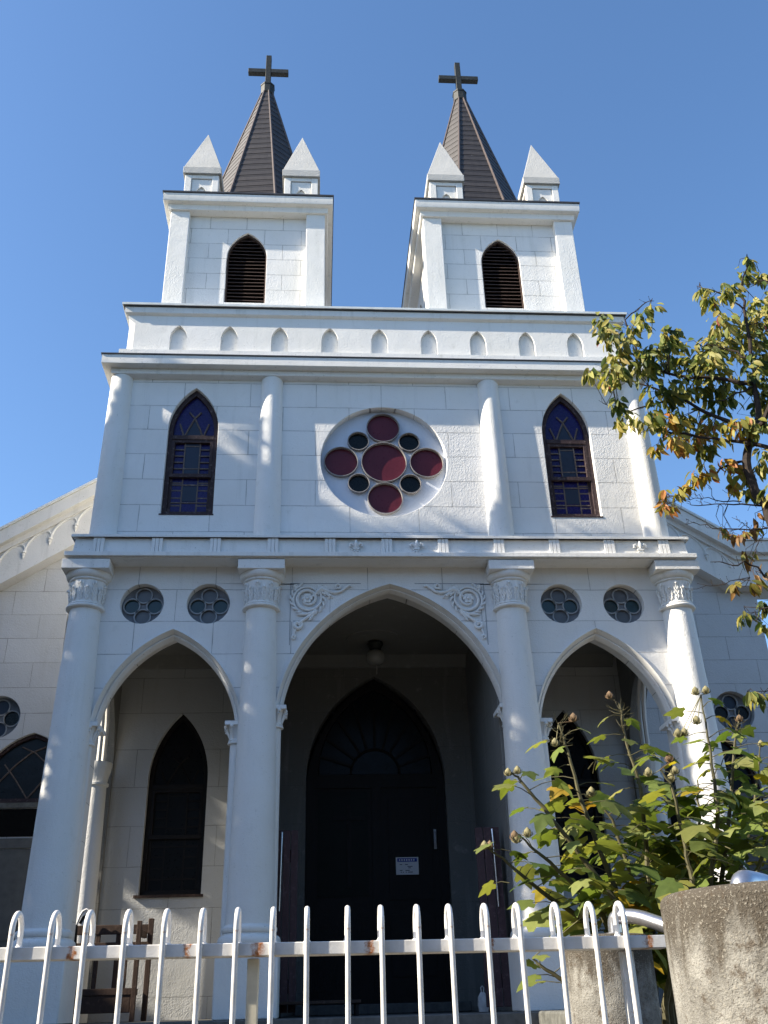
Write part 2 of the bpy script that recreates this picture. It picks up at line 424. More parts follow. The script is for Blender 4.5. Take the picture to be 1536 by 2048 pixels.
M['dry'] = plain('dry_bract', (.22,.15,.09), .8, .2, nscale=30, var=.4, bumpd=0)
LIMBS=[
 ([(3.462, -1.9, 4.731), (3.503, -1.6, 5.638), (3.424, -1.6, 5.951), (3.414, -1.6, 6.212), (3.511, -1.6, 6.51), (3.656, -1.6, 6.759), (3.684, -1.6, 7.111), (3.718, -1.6, 7.45), (3.834, -1.5, 8.171), (3.85, -1.5, 8.441), (4.015, -1.5, 8.912)],0.055,0.006),
 ([(3.511, -1.6, 6.51), (3.56, -1.8, 6.522), (3.723, -2.0, 6.888), (3.877, -2.1, 7.543), (3.846, -2.0, 8.143)],0.035,0.006),
 ([(3.662, -1.6, 7.129), (3.391, -1.5, 7.257), (3.134, -1.4, 7.33), (2.913, -1.3, 7.468), (2.72, -1.2, 7.694), (2.596, -1.2, 7.818), (2.558, -1.15, 8.072), (2.438, -1.1, 8.317)],0.022,0.004),
 ([(2.72, -1.2, 7.694), (2.624, -1.2, 8.241), (2.832, -1.25, 8.415), (2.949, -1.3, 8.432)],0.012,0.003),
 ([(2.913, -1.3, 7.468), (3.017, -1.3, 7.765), (3.133, -1.3, 7.867)],0.01,0.003),
 ([(3.575, -1.6, 6.569), (3.344, -1.5, 6.748), (3.149, -1.4, 6.944), (3.028, -1.3, 7.165), (2.815, -1.2, 7.332), (2.489, -1.1, 7.565), (2.214, -1.0, 7.692)],0.024,0.004),
 ([(3.028, -1.3, 7.165), (2.707, -1.25, 7.087), (2.447, -1.2, 7.023), (2.261, -1.1, 7.206)],0.012,0.003),
 ([(3.662, -1.8, 6.218), (3.437, -1.7, 6.355), (3.144, -1.6, 6.465), (2.811, -1.4, 6.65), (2.597, -1.3, 6.819), (2.39, -1.2, 6.991)],0.022,0.004),
 ([(3.414, -1.6, 6.212), (3.183, -1.5, 6.183), (2.986, -1.5, 6.064), (2.864, -1.45, 5.979), (2.63, -1.4, 5.84)],0.013,0.003),
 ([(3.492, -1.6, 5.718), (3.267, -1.6, 5.738), (3.058, -1.5, 5.79), (2.82, -1.5, 5.777), (2.727, -1.5, 5.857)],0.009,0.002),
 ([(3.273, -1.6, 5.765), (3.066, -1.5, 5.833), (2.873, -1.5, 5.853), (2.722, -1.5, 5.83)],0.006,0.002),
 ([(3.066, -1.5, 5.833), (3.023, -1.5, 5.997)],0.004,0.002),
 ([(2.943, -1.5, 5.832), (2.884, -1.5, 5.913)],0.004,0.002),
 ([(3.16, -1.55, 5.785), (3.204, -1.6, 5.861)],0.004,0.002),
 ([(3.621, -1.7, 5.415), (3.47, -1.6, 5.485), (3.198, -1.6, 5.473), (3.022, -1.55, 5.502), (2.869, -1.5, 5.563), (2.727, -1.5, 5.578)],0.009,0.002),
 ([(3.294, -1.6, 5.474), (3.236, -1.6, 5.541), (3.172, -1.6, 5.578)],0.004,0.002),
 ([(3.518, -1.7, 4.768), (3.361, -1.6, 4.986), (3.217, -1.6, 5.105), (3.052, -1.6, 5.1), (2.871, -1.55, 5.157)],0.014,0.003),
 ([(3.217, -1.6, 5.105), (3.311, -1.6, 5.283), (3.386, -1.6, 5.365), (3.467, -1.6, 5.517)],0.006,0.002),
 ([(3.191, -1.6, 4.981), (2.998, -1.6, 4.946), (2.825, -1.55, 4.918), (2.679, -1.5, 4.909)],0.005,0.002),
 ([(3.718, -1.6, 7.45), (3.57, -1.5, 7.625), (3.392, -1.45, 7.724), (3.309, -1.4, 7.761)],0.012,0.003),
 ([(3.834, -1.5, 8.171), (3.662, -1.5, 8.366), (3.428, -1.45, 8.508)],0.01,0.003),
 ([(3.684, -1.6, 7.111), (3.287, -1.7, 6.853), (3.134, -1.7, 6.85)],0.01,0.003),
 ([(3.486, -1.7, 4.437), (3.314, -1.6, 4.688), (3.097, -1.6, 4.641)],0.008,0.002),
 ([(3.411, -1.7, 4.119), (3.17, -1.6, 3.93), (2.942, -1.6, 3.897)],0.006,0.002),
]
CLUMPS=[
(2.218, -1.683, 7.678, 0.171, 0),
(2.215, -1.469, 8.013, 0.122, 0),
(2.363, -1.591, 7.593, 0.215, 0),
(2.663, -1.427, 8.024, 0.124, 0),
(2.87, -1.412, 8.267, 0.081, 0),
(2.595, -1.804, 7.816, 0.097, 0),
(2.74, -1.841, 7.503, 0.17, 1),
(3.112, -1.264, 7.861, 0.103, 0),
(2.236, -1.668, 7.219, 0.188, 0),
(1.981, -1.686, 7.17, 0.083, 0),
(2.281, -1.153, 7.465, 0.077, 0),
(2.613, -1.521, 7.365, 0.215, 1),
(2.956, -1.264, 7.658, 0.203, 1),
(2.29, -1.517, 6.931, 0.104, 1),
(2.379, -1.403, 6.785, 0.126, 0),
(2.429, -1.745, 6.633, 0.162, 0),
(2.824, -1.406, 7.138, 0.227, 1),
(3.189, -1.242, 7.386, 0.258, 1),
(3.338, -1.484, 7.503, 0.257, 0),
(3.332, -1.331, 7.748, 0.148, 0),
(3.607, -1.38, 7.849, 0.266, 0),
(3.373, -1.805, 7.77, 0.144, 0),
(3.919, -1.319, 7.904, 0.27, 0),
(4.076, -1.436, 8.086, 0.213, 0),
(3.44, -1.639, 8.208, 0.138, 0),
(3.552, -1.828, 8.184, 0.148, 0),
(4.105, -1.244, 8.925, 0.1, 0),
(4.029, -1.519, 8.88, 0.055, 0),
(3.487, -1.347, 8.563, 0.072, 0),
(4.323, -1.235, 8.829, 0.126, 0),
(4.124, -1.35, 8.401, 0.17, 0),
(3.572, -1.205, 7.323, 0.261, 1),
(3.678, -1.574, 7.254, 0.222, 1),
(3.871, -1.289, 7.049, 0.147, 1),
(2.699, -1.539, 6.654, 0.187, 2),
(3.1, -1.195, 6.79, 0.196, 2),
(3.354, -1.235, 6.811, 0.198, 2),
(3.336, -1.782, 6.507, 0.176, 2),
(3.513, -1.755, 6.47, 0.136, 0),
(2.72, -1.698, 6.352, 0.101, 2),
(3.235, -1.174, 6.623, 0.141, 0),
(3.224, -1.545, 6.225, 0.114, 2),
(3.416, -1.411, 6.163, 0.116, 0),
(3.574, -1.639, 6.173, 0.146, 0),
(2.582, -1.495, 6.407, 0.062, 2),
(2.882, -1.58, 6.061, 0.066, 2),
(2.995, -1.604, 6.132, 0.081, 2),
(2.837, -1.44, 6.029, 0.046, 2),
(2.726, -1.441, 5.961, 0.051, 2),
(2.711, -1.217, 6.084, 0.041, 2),
(2.607, -1.373, 5.854, 0.04, 2),
(2.747, -1.2, 5.903, 0.041, 2),
(3.417, -1.251, 6.152, 0.075, 2),
(3.605, -1.156, 6.08, 0.097, 1),
(3.489, -1.38, 5.682, 0.093, 3),
(3.129, -1.736, 5.354, 0.049, 3),
(3.199, -1.248, 5.639, 0.031, 3),
(3.323, -1.175, 5.61, 0.031, 3),
(3.41, -1.217, 5.385, 0.103, 3),
(3.392, -1.452, 5.097, 0.12, 3),
(3.171, -1.35, 5.034, 0.06, 3),
(3.124, -1.702, 4.863, 0.058, 3),
(3.244, -1.268, 4.757, 0.08, 1),
(3.352, -1.449, 4.774, 0.079, 1),
(3.211, -1.651, 4.526, 0.067, 1),
(2.869, -1.806, 3.848, 0.045, 1),
(3.241, -1.252, 3.981, 0.049, 1),
(3.075, -1.157, 7.03, 0.144, 1),
(2.584, -1.788, 7.384, 0.106, 1),
(4.102, -1.29, 7.663, 0.234, 0),
(3.882, -1.563, 7.079, 0.2, 1),
(3.522, -1.744, 5.812, 0.132, 0),
]
STEMS=[
 [(0.778, -4.6, 1.581), (0.704, -4.6, 2.019), (0.562, -4.65, 2.467), (0.525, -4.65, 2.704), (0.493, -4.65, 2.844)] ,
 [(0.833, -4.5, 1.58), (0.88, -4.5, 2.025), (0.916, -4.5, 2.547), (0.874, -4.5, 2.782), (0.864, -4.5, 2.99)] ,
 [(0.83, -4.65, 1.58), (1.029, -4.7, 2.09), (1.022, -4.7, 2.229), (0.981, -4.75, 2.512), (0.939, -4.75, 2.584)] ,
 [(0.886, -4.55, 1.579), (1.143, -4.6, 2.054), (1.251, -4.6, 2.415), (1.269, -4.6, 2.708), (1.273, -4.6, 2.998)] ,
 [(0.96, -4.4, 1.577), (1.267, -4.4, 2.05), (1.373, -4.45, 2.44), (1.472, -4.45, 2.789), (1.521, -4.45, 2.911)] ,
 [(0.725, -4.7, 1.582), (0.651, -4.7, 2.011), (0.382, -4.75, 2.366), (0.249, -4.75, 2.547), (0.211, -4.75, 2.581)] ,
 [(0.73, -4.6, 1.563), (0.604, -4.6, 1.978), (0.448, -4.65, 2.119), (0.292, -4.7, 2.241), (0.227, -4.7, 2.307)] ,
 [(0.737, -4.5, 1.562), (0.562, -4.55, 1.918), (0.339, -4.6, 2.061), (0.19, -4.6, 2.189), (0.091, -4.6, 2.27)] ,
 [(1.018, -4.3, 1.576), (1.429, -4.3, 2.151), (1.586, -4.3, 2.52), (1.675, -4.3, 2.808)] ,
 [(0.65, -4.7, 1.526), (0.473, -4.75, 1.627), (0.361, -4.8, 1.677), (0.255, -4.8, 1.747), (0.226, -4.8, 1.777)] ,
 [(0.881, -4.35, 1.58), (0.877, -4.3, 2.091), (0.81, -4.3, 2.43), (0.734, -4.3, 2.557)] ,
 [(0.973, -4.5, 1.577), (1.336, -4.6, 2.051), (1.516, -4.7, 2.398), (1.599, -4.7, 2.539)] ,
 [(0.873, -4.3, 1.58), (1.117, -4.25, 2.044), (1.291, -4.25, 2.431), (1.315, -4.25, 2.637)] ,
]
PODS= [(0.821, -4.5, 3.031), (1.247, -4.6, 3.02), (1.304, -4.6, 3.025), (1.225, -4.6, 2.867), (0.996, -4.75, 2.643), (0.881, -4.75, 2.575), (1.013, -4.75, 2.583), (1.006, -4.7, 2.558), (1.522, -4.45, 2.914), (1.682, -4.3, 2.816), (0.197, -4.75, 2.583), (0.243, -4.75, 2.592), (0.212, -4.7, 2.3), (0.275, -4.7, 2.313), (0.22, -4.7, 2.289), (0.084, -4.6, 2.274), (0.11, -4.6, 2.276), (0.633, -4.6, 2.516), (0.647, -4.5, 2.524), (0.486, -4.7, 1.957), (0.573, -4.65, 2.872), (0.465, -4.65, 2.747), (1.117, -4.6, 2.801), (1.151, -4.6, 2.806)]
LIT1= [[(-0.74, 7.66), (-0.73, 7.22), (-0.75, 6.86), (-0.63, 6.71), (-0.38, 6.39), (-0.14, 6.21), (3.51, 6.08), (3.81, 7.73)], [(0.88, 5.44), (1.03, 5.15), (4.53, 5.11), (4.59, 5.46)], [(-1.83, 7.53), (-1.41, 7.53), (-1.38, 6.89), (-1.63, 7.08), (-1.84, 7.21)], [(-1.05, 7.77), (-0.8, 7.78), (-0.77, 6.55), (-1.01, 6.55)], [(-0.93, 6.25), (-0.74, 6.25), (-0.73, 5.9), (-0.92, 5.9)], [(-2.77, 7.65), (-2.67, 7.65), (-2.65, 7.42), (-2.75, 7.41)], [(-2.76, 7.11), (-2.65, 7.11), (-2.63, 6.95), (-2.74, 6.95)], [(2.41, 4.88), (2.94, 5.03), (3.36, 5.27), (3.14, 3.8), (2.71, 4.64)], [(3.45, 5.0), (3.85, 5.0), (3.77, 3.43), (3.6, 1.39), (3.1, 1.4), (3.36, 3.68)], [(1.81, 4.92), (2.07, 4.92), (2.04, 4.6), (1.79, 4.6)], [(1.8, 3.74), (2.06, 3.74), (2.03, 3.42), (1.77, 3.42)], [(1.84, 3.3), (2.05, 3.3), (2.01, 2.94), (1.8, 2.95)], [(1.88, 2.42), (2.12, 2.41), (2.03, 1.53), (1.8, 1.53)], [(0.89, 4.73), (0.99, 4.73), (1.08, 4.39), (0.95, 4.39)], [(-2.28, 5.16), (-2.11, 5.07), (-2.16, 4.91), (-2.3, 4.88)], [(-1.99, 4.83), (-1.57, 4.85), (-1.49, 4.42), (-1.76, 4.65)], [(-0.84, 4.86), (-0.71, 4.86), (-0.7, 4.61), (-0.83, 4.61)], [(-0.86, 4.35), (-0.71, 4.35), (-0.7, 4.14), (-0.85, 4.14)], [(-0.85, 3.97), (-0.71, 3.96), (-0.7, 3.74), (-0.84, 3.74)], [(-0.85, 3.4), (-0.72, 3.4), (-0.72, 3.3), (-0.85, 3.31)], [(-0.87, 2.98), (-0.71, 2.98), (-0.7, 2.71), (-0.86, 2.71)], [(-2.5, 5.11), (-2.34, 5.11), (-2.31, 4.86), (-2.47, 4.86)], [(-2.61, 4.77), (-2.49, 4.77), (-2.47, 4.61), (-2.59, 4.61)], [(-2.64, 4.41), (-2.49, 4.41), (-2.47, 4.23), (-2.61, 4.23)], [(-2.7, 3.54), (-2.54, 3.54), (-2.46, 2.96), (-2.62, 2.96)], [(-2.5, 2.12), (-2.34, 2.11), (-2.29, 1.79), (-2.45, 1.79)], [(-2.28, 5.28), (-1.95, 5.28), (-1.93, 5.17), (-2.27, 5.17)], [(-1.38, 5.31), (-0.99, 5.31), (-0.99, 5.2), (-1.37, 5.19)], [(-0.65, 5.31), (-0.39, 5.32), (-0.39, 5.23), (-0.65, 5.23)], [(1.89, 4.98), (1.96, 4.94), (1.95, 4.88), (1.9, 4.86)]]
LIT2= [[(-3.15, 3.53), (-2.74, 3.5), (-2.81, 2.78), (-3.08, 2.76)], [(-3.1, 2.69), (-1.87, 2.73), (-1.86, 1.51), (-3.08, 1.54)], [(-2.47, 6.97), (-2.21, 7.09), (-2.17, 6.78), (-2.69, 6.59)], [(-3.31, 6.43), (-3.01, 6.58), (-2.99, 6.4), (-3.28, 6.21)]]
SPOT1 = [(2.07, 4.71), (1.93, 4.77), (1.92, 4.72), (1.9, 4.63), (2.15, 4.69), (2.06, 4.65), (2.06, 4.6), (2.05, 4.55), (2.05, 4.5), (2.2, 4.68), (2.14, 4.62), (2.14, 4.57), (2.14, 4.52), (2.14, 4.46), (2.22, 4.74), (1.99, 4.87), (2.03, 4.79), (1.89, 3.67), (1.86, 3.6), (1.83, 3.53), (1.79, 3.46), (2.07, 3.56), (2.05, 3.48), (2.03, 3.4), (2.01, 3.32), (2.19, 3.5), (2.18, 3.41), (2.17, 3.33), (2.16, 3.24), (2.27, 3.48), (2.27, 3.43), (2.26, 3.34), (2.26, 3.29), (2.26, 3.2), (2.31, 3.29), (2.31, 3.24), (2.13, 3.07), (24.81, -14.16), (24.7, -14.1), (2.09, 2.92), (25.1, -14.46), (25.3, -14.63), (2.24, 3.02), (2.23, 2.93), (2.22, 2.85), (25.15, -14.49), (25.36, -14.66), (2.31, 3.0), (2.31, 2.95), (2.31, 2.86), (2.31, 2.77), (2.34, 2.91), (2.35, 2.82), (2.35, 2.73), (25.41, -14.67), (1.97, 2.32), (1.94, 2.26), (24.02, -14.02), (1.91, 2.2), (23.3, -13.54), (23.93, -14.02), (1.86, 2.11), (1.83, 2.05), (1.79, 2.0), (23.75, -14.01), (32.37, -20.3), (32.41, -20.34), (32.42, -20.39), (2.14, 2.22), (2.12, 2.15), (24.83, -14.63), (2.09, 2.05), (2.07, 1.99), (24.56, -14.53), (23.07, -13.46), (2.01, 1.87), (23.69, -13.95), (23.52, -13.85), (1.97, 1.78), (2.11, 1.6), (2.03, 1.61), (2.27, 2.16), (2.26, 2.09), (2.24, 2.01), (24.12, -14.11), (2.22, 1.94), (2.21, 1.87), (22.97, -13.37), (23.8, -14.0), (23.63, -13.9), (23.47, -13.81), (2.14, 1.68), (2.28, 1.5), (2.2, 1.52), (24.7, -14.41), (2.35, 2.09), (24.73, -14.5), (2.34, 1.97), (2.33, 1.9), (23.99, -14.07), (23.34, -13.61), (24.16, -14.25), (2.29, 1.68), (2.27, 1.61), (2.29, 1.56), (2.41, 1.44), (2.34, 1.45), (24.93, -14.57), (24.48, -14.26), (2.4, 2.04), (2.4, 1.95), (2.4, 1.88), (24.05, -14.11), (24.13, -14.19), (2.38, 1.68), (2.38, 1.61), (2.39, 1.52), (23.96, -14.19), (2.44, 1.4), (-0.98, 4.94), (-0.95, 4.87), (-0.92, 4.8), (-0.89, 4.73), (-0.87, 4.67), (-0.69, 4.76), (-0.68, 4.7), (-0.66, 4.64), (-0.64, 4.58), (-0.63, 4.52), (-0.55, 4.69), (-0.54, 4.63), (-0.53, 4.58), (-0.52, 4.52), (-0.51, 4.47), (-1.06, 4.5), (-1.02, 4.43), (-0.99, 4.35), (-0.95, 4.28), (-0.92, 4.21), (-0.71, 4.27), (-0.69, 4.22), (-0.67, 4.16), (-0.66, 4.1), (-0.64, 4.04), (-0.54, 4.18), (-0.52, 4.12), (-0.51, 4.07), (-0.5, 4.02), (-0.49, 3.97), (-0.89, 4.0), (-0.87, 3.94), (-0.84, 3.88), (-0.82, 3.82), (-0.79, 3.76), (-0.62, 3.84), (-0.61, 3.79), (-0.59, 3.73), (-0.58, 3.68), (-0.56, 3.62), (-0.47, 3.76), (-0.46, 3.71), (-0.45, 3.66), (-0.44, 3.61), (-0.44, 3.56), (-0.81, 2.94), (-0.79, 2.89), (-0.77, 2.83), (-0.75, 2.78), (-0.72, 2.72), (-0.71, 2.67), (-0.56, 2.79), (-0.55, 2.74), (-0.52, 2.65), (-0.51, 2.6), (-0.5, 2.55), (-0.4, 2.71), (-0.39, 2.62), (-0.37, 2.53), (-2.56, 5.13), (-2.79, 5.25), (-2.64, 5.1), (-2.66, 5.02), (-2.33, 5.0), (-2.44, 5.03), (-2.3, 4.88), (-2.43, 4.88), (-2.18, 4.91), (-2.1, 4.81), (-2.21, 4.85), (-2.26, 4.79), (-2.1, 4.89), (-2.14, 4.78), (-2.69, 4.81), (-2.62, 4.72), (-2.56, 4.63), (-2.42, 4.65), (-2.39, 4.59), (-2.36, 4.52), (-2.31, 4.6), (-2.29, 4.55), (-2.28, 4.49), (-2.69, 4.44), (-2.61, 4.34), (-2.56, 4.26), (-2.51, 4.18), (-2.4, 4.26), (-2.37, 4.2), (-2.34, 4.14), (-2.32, 4.07), (-2.27, 4.2), (-2.26, 4.15), (-2.24, 4.09), (-2.23, 4.04), (-16.7, 13.23), (-16.94, 13.34), (-16.93, 13.29), (-16.92, 13.24), (-16.91, 13.18), (-2.83, 3.42), (-2.69, 3.54), (-2.61, 3.46), (-2.54, 3.37), (-2.5, 3.3), (-2.45, 3.22), (-2.4, 3.16), (-2.37, 3.35), (-2.34, 3.29), (-2.31, 3.23), (-2.28, 3.17), (-2.25, 3.12), (-2.23, 3.06), (-2.22, 3.28), (-2.2, 3.22), (-2.18, 3.17), (-2.16, 3.12), (-2.15, 3.07), (-16.94, 13.01), (-16.93, 12.95), (-16.84, 12.84), (-2.93, 3.27), (-2.75, 3.11), (-2.65, 3.0), (-2.56, 3.16), (-2.51, 3.08), (-2.46, 3.01), (-2.41, 2.94), (-2.38, 2.88), (-2.34, 2.82), (-2.31, 3.01), (-2.28, 2.95), (-2.25, 2.9), (-2.23, 2.84), (-2.21, 2.79), (-2.19, 2.74), (-2.18, 2.95), (-2.16, 2.9), (-2.14, 2.85), (-2.13, 2.8), (-2.1, 2.71), (-2.32, 1.99), (-2.29, 1.93), (-2.26, 1.88), (-2.23, 1.83), (-2.21, 1.78), (-2.18, 1.73), (-2.16, 1.68), (-2.16, 1.9), (-2.13, 1.85), (-2.1, 1.77), (-2.09, 1.72), (-2.06, 1.64), (-2.06, 1.86), (-2.04, 1.78), (-2.02, 1.7), (-2.0, 1.62), (31.6, -20.44), (31.6, -20.49), (31.55, -20.39), (0.02, 1.05), (0.02, 0.98), (0.02, 0.92), (0.06, 1.02), (0.06, 0.95), (0.1, 0.98), (0.1, 0.91), (-2.73, 7.56), (-2.69, 7.47), (-2.65, 7.39), (-2.63, 7.31), (-2.55, 7.47), (-2.54, 7.4), (-2.53, 7.33), (-2.51, 7.27), (-2.6, 6.97), (-2.57, 6.9), (-2.55, 6.83), (-2.49, 6.93), (-2.49, 6.87), (-2.48, 6.81), (-2.58, 6.44), (-2.55, 6.37), (-2.53, 6.3), (-2.47, 6.4), (-2.46, 6.34), (-2.46, 6.28), (-0.77, 6.11), (-0.76, 6.05), (-0.75, 5.99), (-0.74, 5.93), (-0.74, 5.87), (-0.73, 5.81), (-0.7, 6.09), (-0.69, 6.04), (-0.69, 5.98), (-0.69, 5.92), (-0.68, 5.87), (-0.68, 5.81), (-0.72, 6.15), (-0.85, 6.29), (-0.85, 6.23), (-0.85, 6.18), (-0.86, 6.13), (-0.86, 6.08), (-0.86, 6.03), (-1.38, 5.37), (-1.35, 5.3), (-1.32, 5.23), (-1.33, 5.37), (-1.3, 5.3), (-1.28, 5.37), (-1.23, 5.23), (-1.21, 5.3), (-1.18, 5.23), (-1.19, 5.37), (-1.16, 5.3), (-1.14, 5.37), (-1.09, 5.23), (-1.07, 5.3), (-1.04, 5.23), (-2.97, 5.82), (-2.26, 5.25), (-2.24, 5.32), (-2.21, 5.25), (-2.15, 5.32), (-2.12, 5.25), (-2.1, 5.32), (-1.92, 5.14), (-1.9, 5.21), (-1.87, 5.14)]
SPOT2 = [(-3.13, 3.51), (-3.12, 3.46), (-3.12, 3.4), (-3.11, 3.31), (-3.08, 3.5), (-3.07, 3.45), (-3.07, 3.4), (-3.06, 3.35), (-3.06, 3.3), (-3.03, 3.5), (-3.02, 3.45), (-3.02, 3.4), (-3.01, 3.35), (-3.0, 3.3), (-2.97, 3.5), (-2.97, 3.45), (-2.96, 3.4), (-2.96, 3.35), (-2.95, 3.3), (-2.92, 3.5), (-2.92, 3.45), (-2.91, 3.4), (-2.91, 3.35), (-2.9, 3.3), (-2.87, 3.5), (-2.87, 3.45), (-2.86, 3.4), (-2.86, 3.35), (-2.85, 3.3), (-2.82, 3.5), (-2.81, 3.45), (-2.81, 3.4), (-2.8, 3.35), (-2.8, 3.3), (-2.77, 3.5), (-2.76, 3.45), (-2.76, 3.4), (-2.75, 3.35), (-2.75, 3.3), (-3.09, 3.24), (-3.08, 3.15), (-3.07, 3.1), (-3.04, 3.24), (-3.03, 3.19), (-3.02, 3.1), (-2.99, 3.24), (-2.98, 3.19), (-2.98, 3.14), (-2.94, 3.24), (-2.93, 3.19), (-2.93, 3.14), (-2.89, 3.24), (-2.88, 3.19), (-2.88, 3.14), (-2.87, 3.09), (-2.83, 3.24), (-2.83, 3.19), (-2.82, 3.14), (-2.82, 3.09), (-3.07, 3.03), (-3.06, 2.98), (-3.06, 2.93), (-3.05, 2.88), (-3.02, 3.03), (-3.01, 2.98), (-3.01, 2.93), (-3.0, 2.88), (-3.0, 2.83), (-2.97, 3.07), (-2.96, 2.98), (-2.96, 2.93), (-2.95, 2.88), (-2.95, 2.83), (-2.92, 3.07), (-2.91, 3.02), (-2.91, 2.93), (-2.9, 2.88), (-2.9, 2.83), (-2.86, 3.02), (-2.85, 2.93), (-2.85, 2.88), (-2.85, 2.83)]
# ------------------------------------------------------------------ ground
g = MB(); g.box(-400, 400, -400, 400, -.5, 0); go = g.build('street', M['asphalt']); go['kind'] = 'structure'
g = MB(); g.box(-9, 9, -6.15, 9, .004, .80); go = g.build('garden_soil', M['soil']); go['kind'] = 'structure'
g = MB(); g.box(-9, .25, -6.42, -6.16, .004, 1.0)
rw = g.build('retaining_wall', M['concrete'], bevel=.01); tag(rw, 'low concrete retaining wall carrying the white fence', 'wall')

# ------------------------------------------------------------------ unseen houses added round the site to block low sky light
M['house'] = plain('house_render', (.30,.28,.25), .85, .2, nscale=2.5, var=.2)
M['tile'] = plain('roof_tile', (.07,.07,.075), .6, .3, nscale=9, var=.35, bumpd=.01)
for hx, hw, hh, hl in ((-19, 8.5, 7.8, 'unseen grey house added across the street at left to block low sky light'), (-1, 8.8, 8.8, 'unseen tall grey house added opposite the church to block low sky light'), (17, 8.6, 7.4, 'unseen grey house added across the street at right to block low sky light')):
    h = thing('street_sky_blocker', hl, 'house', (hx, -26, 0), 'added houses blocking sky light')
    b = MB(); b.box(hx-hw, hx+hw, -31, -21.5, .004, hh); wl = b.build('wall', M['house'], h)
    b = MB(); b.prism([(hx-hw-.4, hh+.003), (hx+hw+.4, hh+.003), (hx+hw*.6, hh+2.2), (hx-hw*.6, hh+2.2)], -31.4, -21.1); b.build('roof', M['tile'], h)
    for fl in range(3):
        for k in range(4):
            x = hx-hw+2.1+k*(2*hw-4.2)/3; z = 1.0+fl*3
            if z+1.7 > hh: continue
            b = MB(); b.plate([(x-.75, z), (x+.75, z), (x+.75, z+1.5), (x-.75, z+1.5)], [[(x-.68, z+.07), (x-.02, z+.07), (x-.02, z+1.43), (x-.68, z+1.43)], [(x+.02, z+.07), (x+.68, z+.07), (x+.68, z+1.43), (x+.02, z+1.43)]], -21.5, -21.42)
            wf = b.build('window', M['frame'], h); q = MB(); q.box(x-.7, x+.7, -21.495, -21.47, z+.05, z+1.45); q.build('pane', M['darkglass'], wf)
    b = MB(); b.box(hx-.5, hx+.5, -21.5, -21.4, .01, 2.1); b.build('door', M['doorwood'], h)

h = thing('left_sky_blocker', 'unseen grey house added left of the church garden to block low sky light', 'house', (-20, 2, 0))  # out of view, added to cut sky fill from the left
b = MB(); b.box(-24, -15.5, -9, 14, .004, 8.2); b.build('wall', M['house'], h)
b = MB(); b.prism([(-9.4, 8.203), (14.4, 8.203), (11, 10.2), (-6, 10.2)], -24.4, -15.1, 'x'); b.build('roof', M['tile'], h)

# ------------------------------------------------------------------ church
church = thing('church', 'white twin spired church with pointed arch porch and red rose window', 'church', (0, 0, 0))
FZ = 1.54                                    # porch floor
# --- porch front wall with the three arch openings
SC, CC = 2.20, .035
SA_O = (.735, .965); SA_I = (.662, .872); SZ = 4.135
CA_O = (1.18, 1.31); CA_I = (1.105, 1.248); CZ = 4.29
KA = 1.22
def notch(cx, zs, wh, zb): return [(cx-wh[0], zb)] + arch(cx, zs, wh[0], wh[1], 20, KA) + [(cx+wh[0], zb)]
outl = [(-3.19, 5.80), (-3.19, FZ)] + notch(-SC, SZ, SA_O, FZ) + notch(CC, CZ, CA_O, FZ) + notch(SC, SZ, SA_O, FZ) + [(3.19, FZ), (3.19, 5.80)]
QR = .222
QP = [(-2.545, 5.377), (-1.865, 5.377), (1.865, 5.377), (2.545, 5.377)]
w = MB(); w.plate(outl, [circle(x, z, QR, 36) for x, z in QP], 0, .40)
porch_wall = w.build('porch_wall', M['lower'], church, bevel=.006)
def moulding(cx, zs, wo, wi):
    mb = MB()
    prof = [(0, .0), (.0, -.022), (.10, -.024), (.42, .030), (.46, .052), (.52, .052), (.56, .040), (.66, .044), (1.0, .098), (1.0, .112), (-.05, .125)]
    rows = []
    for k, y in prof:
        ww = wo[0]+(wi[0]-wo[0])*k; hh = wo[1]+(wi[1]-wo[1])*k
        rows.append([(x, y, z) for x, z in arch(cx, zs, ww, hh, 24, KA)])
    mb.loft(rows)
    o = mb.build('arch_moulding', M['trim'], porch_wall, ang=30)
    return o
moulding(-SC, SZ, SA_O, SA_I); moulding(CC, CZ, CA_O, CA_I); moulding(SC, SZ, SA_O, SA_I)

def quatrefoil(cx, cz, y, R, cols, name='quatrefoil_window', parent=church):
    k = R/.222
    mb = MB(); mb.plate(circle(cx, cz, R+.01, 36), [circle(cx+dx*k, cz+dz*k, .078*k, 24) for dx, dz in ((0,.118),(0,-.118),(.118,0),(-.118,0))], y+.095, y+.125)
    o = mb.build(name, M['quatpaint'], parent)
    for (dx, dz), c in zip(((0,.118),(0,-.118),(-.118,0),(.118,0)), cols):
        p = MB(); disc(p, cx+dx*k, cz+dz*k, .086*k, y+.105, y+.115); p.build('pane', M[c], o)
        r = MB(); ring(r, cx+dx*k, cz+dz*k, .076*k, .089*k, y+.075, y+.094); r.build('pane_ring', M['rimpaint'], o)
    b = MB(); disc(b, cx, cz, R+.005, y+.2, y+.3); b.build('backing', M['black'], o)
    return o
for (x, z) in QP: quatrefoil(x, z, 0, QR, ('mullglass', 'mullglass', 'greenglass', 'greenglass'))

